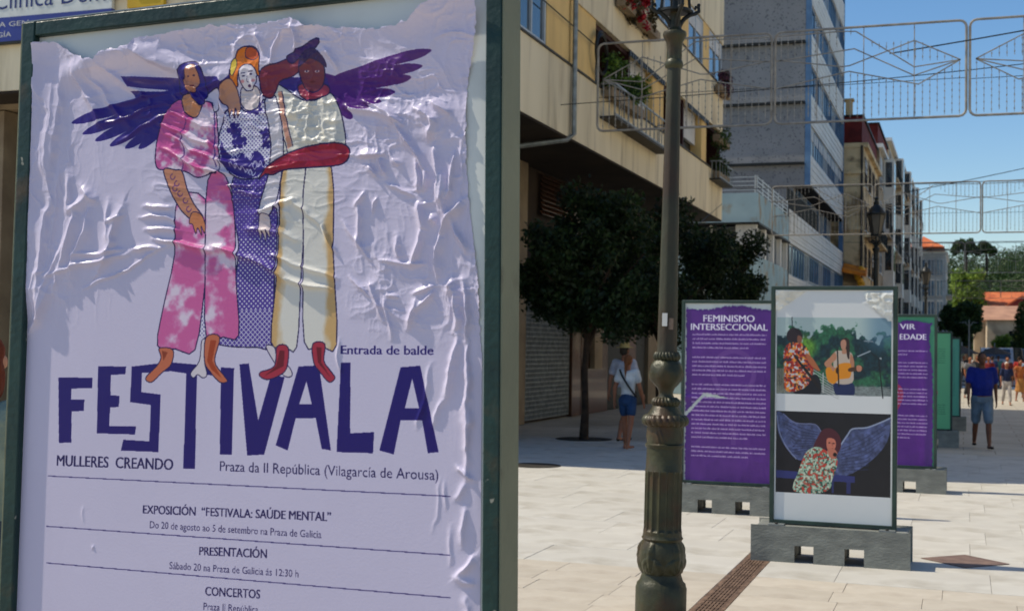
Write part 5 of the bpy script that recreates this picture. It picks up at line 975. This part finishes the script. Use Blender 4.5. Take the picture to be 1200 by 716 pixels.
# wooded hill
def hill_h(x, y): return 27*np.exp(-((y-520)/110.)**2)*(1+.10*np.sin(x/37.)+.07*np.sin(x/17.+1))*np.clip(1.05-np.abs(x-20)/900, .2, 1.1)
xs = np.linspace(-260, 340, 61); yy = np.linspace(290, 760, 41); XX, YY = np.meshgrid(xs, yy); ZZ = hill_h(XX, YY)-.2; I, J = np.meshgrid(np.arange(60), np.arange(40)); a = J*61+I
hl = mesh_np('hill', np.stack([XX, YY, ZZ], -1).reshape(-1, 3), np.stack([a, a+1, a+62, a+61], -1).reshape(-1, 4), pmat('hill_scrub', (34, 44, 26), (24, 34, 20), .05, .95), None, True); tag(hl, kind='structure')
gr = np.random.default_rng(5); n = 900; hx_ = gr.uniform(-70, 110, n); hy_ = gr.uniform(330, 530, n); hr = gr.uniform(3.2, 6.5, n); cs = np.stack([hx_, hy_, hill_h(hx_, hy_)+hr*.9], -1)
wd = leaves(cs, np.stack([hr, hr, hr*.95], -1), 190000, .42, M_leafh, 'hill_wood', None, 9, .8); tag(wd, 'dense green wood covering the hill at the end of the street', 'wood', kind='stuff')
def pine(x, Y, z0, h, w_, label, seed):
    t = empty('umbrella_pine', (x, Y, z0), label, 'tree', 'umbrella pines on the skyline'); r = random.Random(seed); put(MB().tube([(x, Y, z0-3), (x+.5, Y, z0+h*.5), (x, Y, z0+h*.85)], [.6, .45, .25], 6), 'trunk', M_bark, t)
    cs = [(x+d_[0]*w_*.75, Y+d_[1]*w_*.6, z0+h*(.74+.26*(1-d_[0]**2)*r.random())) for d_ in [(r.uniform(-1, 1), r.uniform(-1, 1)) for _ in range(16)]]; leaves(cs, [(w_*.3, w_*.3, h*.11)]*16, 5000, .42, M_leafh, 'crown', t, seed, .4)
pine(.2, 445, 25, 13.5, 4.6, 'left umbrella pine standing above the hill skyline', 41); pine(6.6, 448, 26, 11.5, 3.6, 'right umbrella pine standing above the hill skyline', 42)
# ---------------------------------------------------------------- people: bodies are one remeshed skin, clothes and hair are children
SK = {'fair': pmat('skin_fair', (206, 150, 120), (190, 132, 104), 6, .55), 'tan': pmat('skin_tanned', (156, 100, 72), (138, 86, 60), 6, .55), 'brown': pmat('skin_brown', (112, 72, 52), (96, 60, 44), 6, .55)}
_cm = {}
def cloth(c):
    if c not in _cm: _cm[c] = pmat('cloth', c, tuple(int(v*.82) for v in c), 5, .85, .8, 13, bdist=.03)
    return _cm[c]
def person(x, Y, H, rz, label, skin='tan', top=(200, 200, 200), bottom=(60, 80, 120), hair=(40, 28, 22), legs=.35, sleeve=.5, stride=.15, fat=1.0, hat=None, pony=False, group=None, vox=.012, shoes=(40, 36, 34), strap=False, dress=False, longhair=False, bend=.0, skirt=False):
    k = H/1.75; t = empty('person', (x, Y, 0), label, 'person', group, rz); V = Vector
    def bone(L_, a, b, ra, rb, n=None):
        a, b = V(a), V(b); n = n or max(3, int((a-b).length/.022)); ra = ra if isinstance(ra, tuple) else (ra,)*3; rb = rb if isinstance(rb, tuple) else (rb,)*3
        for i in range(n+1): f_ = i/n; L_.append((a.lerp(b, f_), tuple(ra[j]*(1-f_)+rb[j]*f_ for j in range(3))))
    hips = V((0, 0, .93)); S = stride; J = {}
    for s, ph in ((1, 1), (-1, -1)):
        J['hip', s] = V((s*.09, 0, .90)); J['knee', s] = V((s*.095, -ph*S*.75-.02, .49+.02*abs(S))); J['ank', s] = V((s*.10, -ph*S*1.25+(.06 if ph < 0 else 0), .085+(.03 if ph < 0 else 0)*S*6)); J['toe', s] = J['ank', s]+V((s*.02, -.15, -.05))
        J['sh', s] = V((s*.175*min(fat, 1.1), 0, 1.425)); J['el', s] = V((s*(.235+.03*(fat-1)), ph*S*.35+.02, 1.13)); J['wr', s] = V((s*(.25+.03*(fat-1)), ph*S*.8-.05, .89))
    f2 = fat
    torso = [((0, .01, .90), (.155*f2, .115*f2, .10)), ((0, .0, 1.02), (.135*f2, .105*f2**1.6, .09)), ((0, -.01*f2, 1.12), (.138*f2**1.2, .108*f2**2, .09)), ((0, 0, 1.26), (.16*f2, .115*f2, .09)), ((0, .01, 1.38), (.155*f2, .10*f2, .07))]
    B = []
    for (p, r), (q_, r2) in zip(torso, torso[1:]): bone(B, p, q_, r, r2, 5)
    for s in (1, -1): bone(B, (s*.08, .01, 1.40), J['sh', s], (.07, .07, .06), .055)
    bone(B, (0, .015, 1.42), (0, -.005, 1.56), .056, .05); hc = V((0, -.02, 1.645)); B += [(hc, (.074, .094, .098)), (hc+V((0, .015, .02)), (.077, .09, .085)), (hc+V((0, -.03, -.06)), (.05, .05, .05)), (hc+V((0, -.098, -.012)), (.013, .018, .02)), (hc+V((0, -.102, -.022)), (.014, .012, .010)), (hc+V((0, -.085, -.052)), (.026, .012, .006)), (hc+V((0, -.08, -.045)), (.024, .012, .006)), (hc+V((0, -.085, .025)), (.05, .014, .012)), (hc+V((.078, .01, -.01)), (.012, .018, .03)), (hc+V((-.078, .01, -.01)), (.012, .018, .03))]
    for s in (1, -1):
        bone(B, J['hip', s], J['knee', s], .082*f2**.6, .055); bone(B, J['knee', s], J['knee', s].lerp(J['ank', s], .35)+V((0, .015, 0)), .054, .054); bone(B, J['knee', s].lerp(J['ank', s], .35)+V((0, .015, 0)), J['ank', s], .054, .036)
        bone(B, J['ank', s]+V((0, .03, -.04)), J['toe', s], (.034, .036, .034), (.042, .04, .022)); bone(B, J['sh', s], J['el', s], .052, .040); bone(B, J['el', s], J['wr', s], .040, .027)
        d = (J['wr', s]-J['el', s]).normalized(); pm = J['wr', s]+d*.055; bone(B, J['wr', s], pm+d*.02, (.022, .03, .024), (.018, .040, .026))
        for i, ln in enumerate((.062, .072, .068, .052)):
            yb = -.030+.02*i; c0 = pm+d*.035+V((0, yb, 0)); c1 = c0+d*ln*.5+V((-s*.004, -.002, 0)); c2 = c1+d*ln*.45+V((-s*.016, 0, 0)); bone(B, c0, c1, .0098, .0092, 3); bone(B, c1, c2, .0092, .008, 3)
        tb = pm+V((-s*.002, -.036, .015)); bone(B, tb, tb+d*.03+V((-s*.012, -.024, 0)), .012, .011, 3); bone(B, tb+d*.03+V((-s*.012, -.024, 0)), tb+d*.06+V((-s*.02, -.026, 0)), .011, .009, 3)
    def skin_(L_, name, mat, vx, grow=0):
        mb = MB()
        for p, r in L_: mb.ball(V(p)*k, *[(v+grow)*k for v in r], n=7)
        o = mb.build(name, mat, t, smooth=True); m_ = o.modifiers.new('remesh', 'REMESH'); m_.mode = 'VOXEL'; m_.voxel_size = vx; m_.use_smooth_shade = True; s_ = o.modifiers.new('smooth', 'SMOOTH'); s_.factor = .6; s_.iterations = 3; return o
    body = skin_(B, 'body', SK[skin], vox*.8 if vox < .015 else vox)
    C_ = []
    tc_ = [((0, .005, .985), (.142*f2, .108*f2**1.3, .05))]+torso[1:]
    for (p, r), (q_, r2) in zip(tc_, tc_[1:]): bone(C_, p, q_, r, r2, 5)
    for s in (1, -1):
        bone(C_, (s*.08, .01, 1.40), J['sh', s], (.07, .07, .06), .06); bone(C_, J['sh', s], J['sh', s].lerp(J['el', s], sleeve), .058, .062)
    skin_(C_, 'shirt', cloth(top), vox, .016)
    Dn = []; bone(Dn, (0, .01, .99), (0, .01, .88), (.14*f2, .108*f2, .07), (.155*f2, .118*f2, .08), 4)
    if skirt:
        bone(Dn, (0, 0, .90), (0, 0, .45), (.15, .12, .06), (.22, .18, .04), 14)
    else:
        for s in (1, -1):
            bone(Dn, J['hip', s], J['hip', s].lerp(J['knee', s], min(legs*2, 1)), .088*f2**.6, .078 if legs < .5 else .064)
            if legs > .5: bone(Dn, J['knee', s], J['knee', s].lerp(J['ank', s], (legs-.5)*2), .064, .058)
    skin_(Dn, 'skirt' if skirt else ('shorts' if legs < .6 else 'trousers'), cloth(bottom), vox, .012)
    for s in (1, -1): skin_([(J['ank', s]+V((0, .03, -.055)), (.038, .042, .03)), (J['ank', s].lerp(J['toe', s], .5)+V((0, 0, -.025)), (.042, .07, .026)), (J['toe', s]+V((0, -.01, 0)), (.046, .05, .024))], 'shoe', cloth(shoes), vox*.8)
    Hh = [(hc+V((0, .025, .03)), (.084, .09, .083)), (hc+V((0, .05, -.02)), (.078, .065, .07))]
    if longhair: Hh += [(hc+V((0, .06, -.10)), (.08, .045, .10)), (hc+V((.05, .03, -.08)), (.035, .05, .09)), (hc+V((-.05, .03, -.08)), (.035, .05, .09))]
    if pony: bone(Hh, hc+V((0, .09, .04)), hc+V((.0, .13, -.05)), .035, .034); bone(Hh, hc+V((0, .13, -.05)), hc+V((.01, .125, -.34)), .036, .014)
    if hair: skin_(Hh, 'hair', cloth(hair), vox*.8)
    for s in (1, -1): MB().ball((V((s*.03, -.108, 1.652)))*k, .011*k, .006*k, .008*k, n=5).build('eye', M_ironb, t)
    if hat: MB().lathe([(0, .15), (.012, .152), (.016, .09), (.04, .088), (.085, .08), (.10, .055), (.104, .01)], n=24).build('hat', cloth(hat), t, smooth=True, loc=(hc+V((0, .01, .055)))*k)
    if strap: MB().tube([V(p)*k for p in ((.14, .06, 1.47), (.06, .145, 1.36), (-.05, .15, 1.2), (-.15, .10, 1.05), (-.17, 0, .98), (-.12, -.11, 1.04), (0, -.14, 1.2), (.10, -.13, 1.36), (.15, -.04, 1.47), (.14, .06, 1.47))], .018*k, 6).build('shoulder_strap', M_ironb, t)
    return t
AW = math.pi    # walking away from the camera
person(-5.10, 20.1, 1.52, AW-.15, 'ponytailed girl in a white T-shirt and denim shorts walking away with a black strap', 'tan', (216, 216, 214), (40, 68, 106), (120, 72, 40), .26, .45, .12, .9, pony=True, strap=True, shoes=(170, 110, 84))
person(-5.55, 21.6, 1.68, AW-.3, 'man in a straw hat and white shirt walking in front of the girl', 'tan', (196, 190, 196), (150, 140, 120), (60, 50, 40), .5, .55, .2, 1.05, hat=(200, 176, 116))
person(.30, 23.55, 1.64, .12, 'stocky man in a royal blue T-shirt and pale denim shorts walking toward the camera', 'brown', (18, 36, 124), (104, 124, 142), (36, 26, 24), .46, .6, .16, 1.3)
person(1.27, 43, 1.36, .2, 'white-haired woman in a navy top and pale trousers in the sunlit strip', 'tan', (28, 40, 76), (190, 182, 176), (226, 222, 214), .85, .6, .14, 1.0, vox=.018)
person(1.80, 46.5, 1.42, .4, 'woman in an orange and yellow dress near the right edge', 'tan', (170, 96, 50), (176, 122, 66), (60, 30, 24), .35, .2, .08, 1.0, skirt=True, longhair=True, vox=.02)
crowd = [(.85, 50, 1.5, 0, 'person in a dark red top behind the navy-topped woman', (110, 28, 34), (40, 40, 48)), (.55, 52, 1.52, AW, 'person in a black jacket walking away beyond the blue T-shirt man', (26, 28, 34), (34, 36, 44)), (.2, 48, 1.5, .5, 'person in a grey shirt partly behind the blue T-shirt man', (120, 120, 124), (60, 60, 66)),
         (1.1, 56, 1.5, AW, 'person in deep blue clothes in the middle of the far crowd', (34, 50, 100), (38, 40, 52)), (1.62, 54, 1.48, 0, 'person in a maroon shirt in the far crowd', (96, 34, 40), (50, 46, 50)), (2.15, 50, 1.5, .3, 'person in a pale blue top at the right picture edge', (150, 170, 190), (60, 70, 90)), (2.2, 58, 1.5, AW, 'person in a red dress at the right of the far crowd', (170, 44, 40), (150, 40, 36)),
         (-.2, 55, 1.5, 0, 'person in a white top beside the teal poster stand', (190, 190, 188), (70, 74, 84)), (.55, 60, 1.5, .2, 'person in a brown top far down the street', (96, 70, 56), (44, 42, 46)), (1.5, 63, 1.5, AW, 'farthest person in a teal top on the crossing', (60, 110, 112), (54, 54, 60)), (1.95, 66, 1.5, 0, 'farthest person in white on the crossing', (200, 198, 192), (110, 100, 90)), (.0, 64, 1.5, .6, 'farthest person in dark clothes left of the crossing', (40, 40, 46), (34, 34, 40))]
for x, Y, h, rz, lab, c1, c2 in crowd: person(x, Y, h, rz, lab, 'tan', c1, c2, (50, 36, 28), .85, .5, .12, 1.0, group='people in the far crowd', vox=.024)
person(-3.62, 4.05, 1.66, R(215), 'person with reddish hair just showing past the left edge of the big poster', 'fair', (150, 160, 140), (70, 80, 90), (120, 54, 30), .9, .5, .05, 1.0, vox=.01, longhair=True)

# ---------------------------------------------------------------- far street furniture
def van(x, Y, rz, label, c):
    t = empty('parked_van', (x, Y, 0), label, 'van', rz=rz); m_ = pmat('van_paint', c, None, 2, .3, coat=.5)
    prof = [(-2.3, .35), (-2.35, .9), (-2.1, 1.15), (-1.5, 1.25), (-.9, 1.9), (2.2, 1.95), (2.35, 1.7), (2.38, .4)]
    MB().prism(prof, -.92, .92, 0).build('body', m_, t, bevel=.06)
    MB().add([(-.78, -1.46, 1.30), (.78, -1.46, 1.30), (.72, -.95, 1.84), (-.72, -.95, 1.84), (-.78, -1.50, 1.28), (.78, -1.50, 1.28), (.72, -.99, 1.86), (-.72, -.99, 1.86)], [(4, 5, 6, 7), (0, 3, 2, 1), (0, 1, 5, 4), (1, 2, 6, 5), (2, 3, 7, 6), (3, 0, 4, 7)]).build('windscreen', M_glass, t)
    for s in (-1, 1):
        for y0, y1 in ((-1.0, .2), (.3, 1.1), (1.2, 2.0)): MB().box(s*.915, s*.928, y0, y1, 1.25, 1.75).build('side_window', M_glass, t)
        MB().box(s*.55-.16, s*.55+.16, -2.37, -2.33, .72, .90).build('headlight', M_alu, t)
        for y in (-1.5, 1.5):
            o = MB().lathe([(-.11, .20), (-.11, .32), (-.08, .34), (.08, .34), (.11, .32), (.11, .20)], n=18).build('wheel', M_ironb, t, loc=(s*.86, y, .34)); o.rotation_euler = (0, R(90), 0); MB().lathe([(-.115, .18), (.115, .18)], n=12).build('rim', M_zinc, o)
    MB().box(-.75, .75, -2.40, -2.34, .40, .62).build('bumper', M_ironb, t); return t
van(1.9, 84, 0, 'white van parked beyond the far crowd in front of the hall', (206, 208, 210)); van(4.4, 92, .1, 'dark grey car-like van behind the white one near the right edge', (70, 76, 84))
for i, (x, Y) in enumerate([(-.1, 76), (1.7, 80), (-.9, 72)]):
    t = empty('parasol', (x, Y, 0), ['dark canvas parasol in the middle of the far terrace', 'dark canvas parasol right of the far terrace', 'dark canvas parasol left of the far terrace'][i], 'parasol', 'parasols on the far terrace')
    MB().tube([(0, 0, 0), (0, 0, 2.2)], .025, 8).build('pole', M_alu, t)
    MB().lathe([(1.55, .95), (1.57, .94), (1.8, .5), (1.98, .05), (2.0, .01)], n=8).build('canopy', cloth((92, 84, 76)), t); MB().lathe([(0, .22), (.06, .2), (.07, .04)], n=12).build('base', M_iron, t)
ta = empty('tree_shaped_light', (.25, 70, 0), 'pale thin metal lamp with short drooping arms standing in the far street', 'street lamp'); MB().tube([(0, 0, 0), (0, 0, 3.3)], [.05, .035], 8).build('pole', M_zinc, ta)
for k in range(8): a = k*.785; MB().tube([(0, 0, 2.95), (.25*math.cos(a), .25*math.sin(a), 3.2), (.5*math.cos(a), .5*math.sin(a), 3.15)], [.014, .010, .006], 5).build('arm', M_zinc, ta)
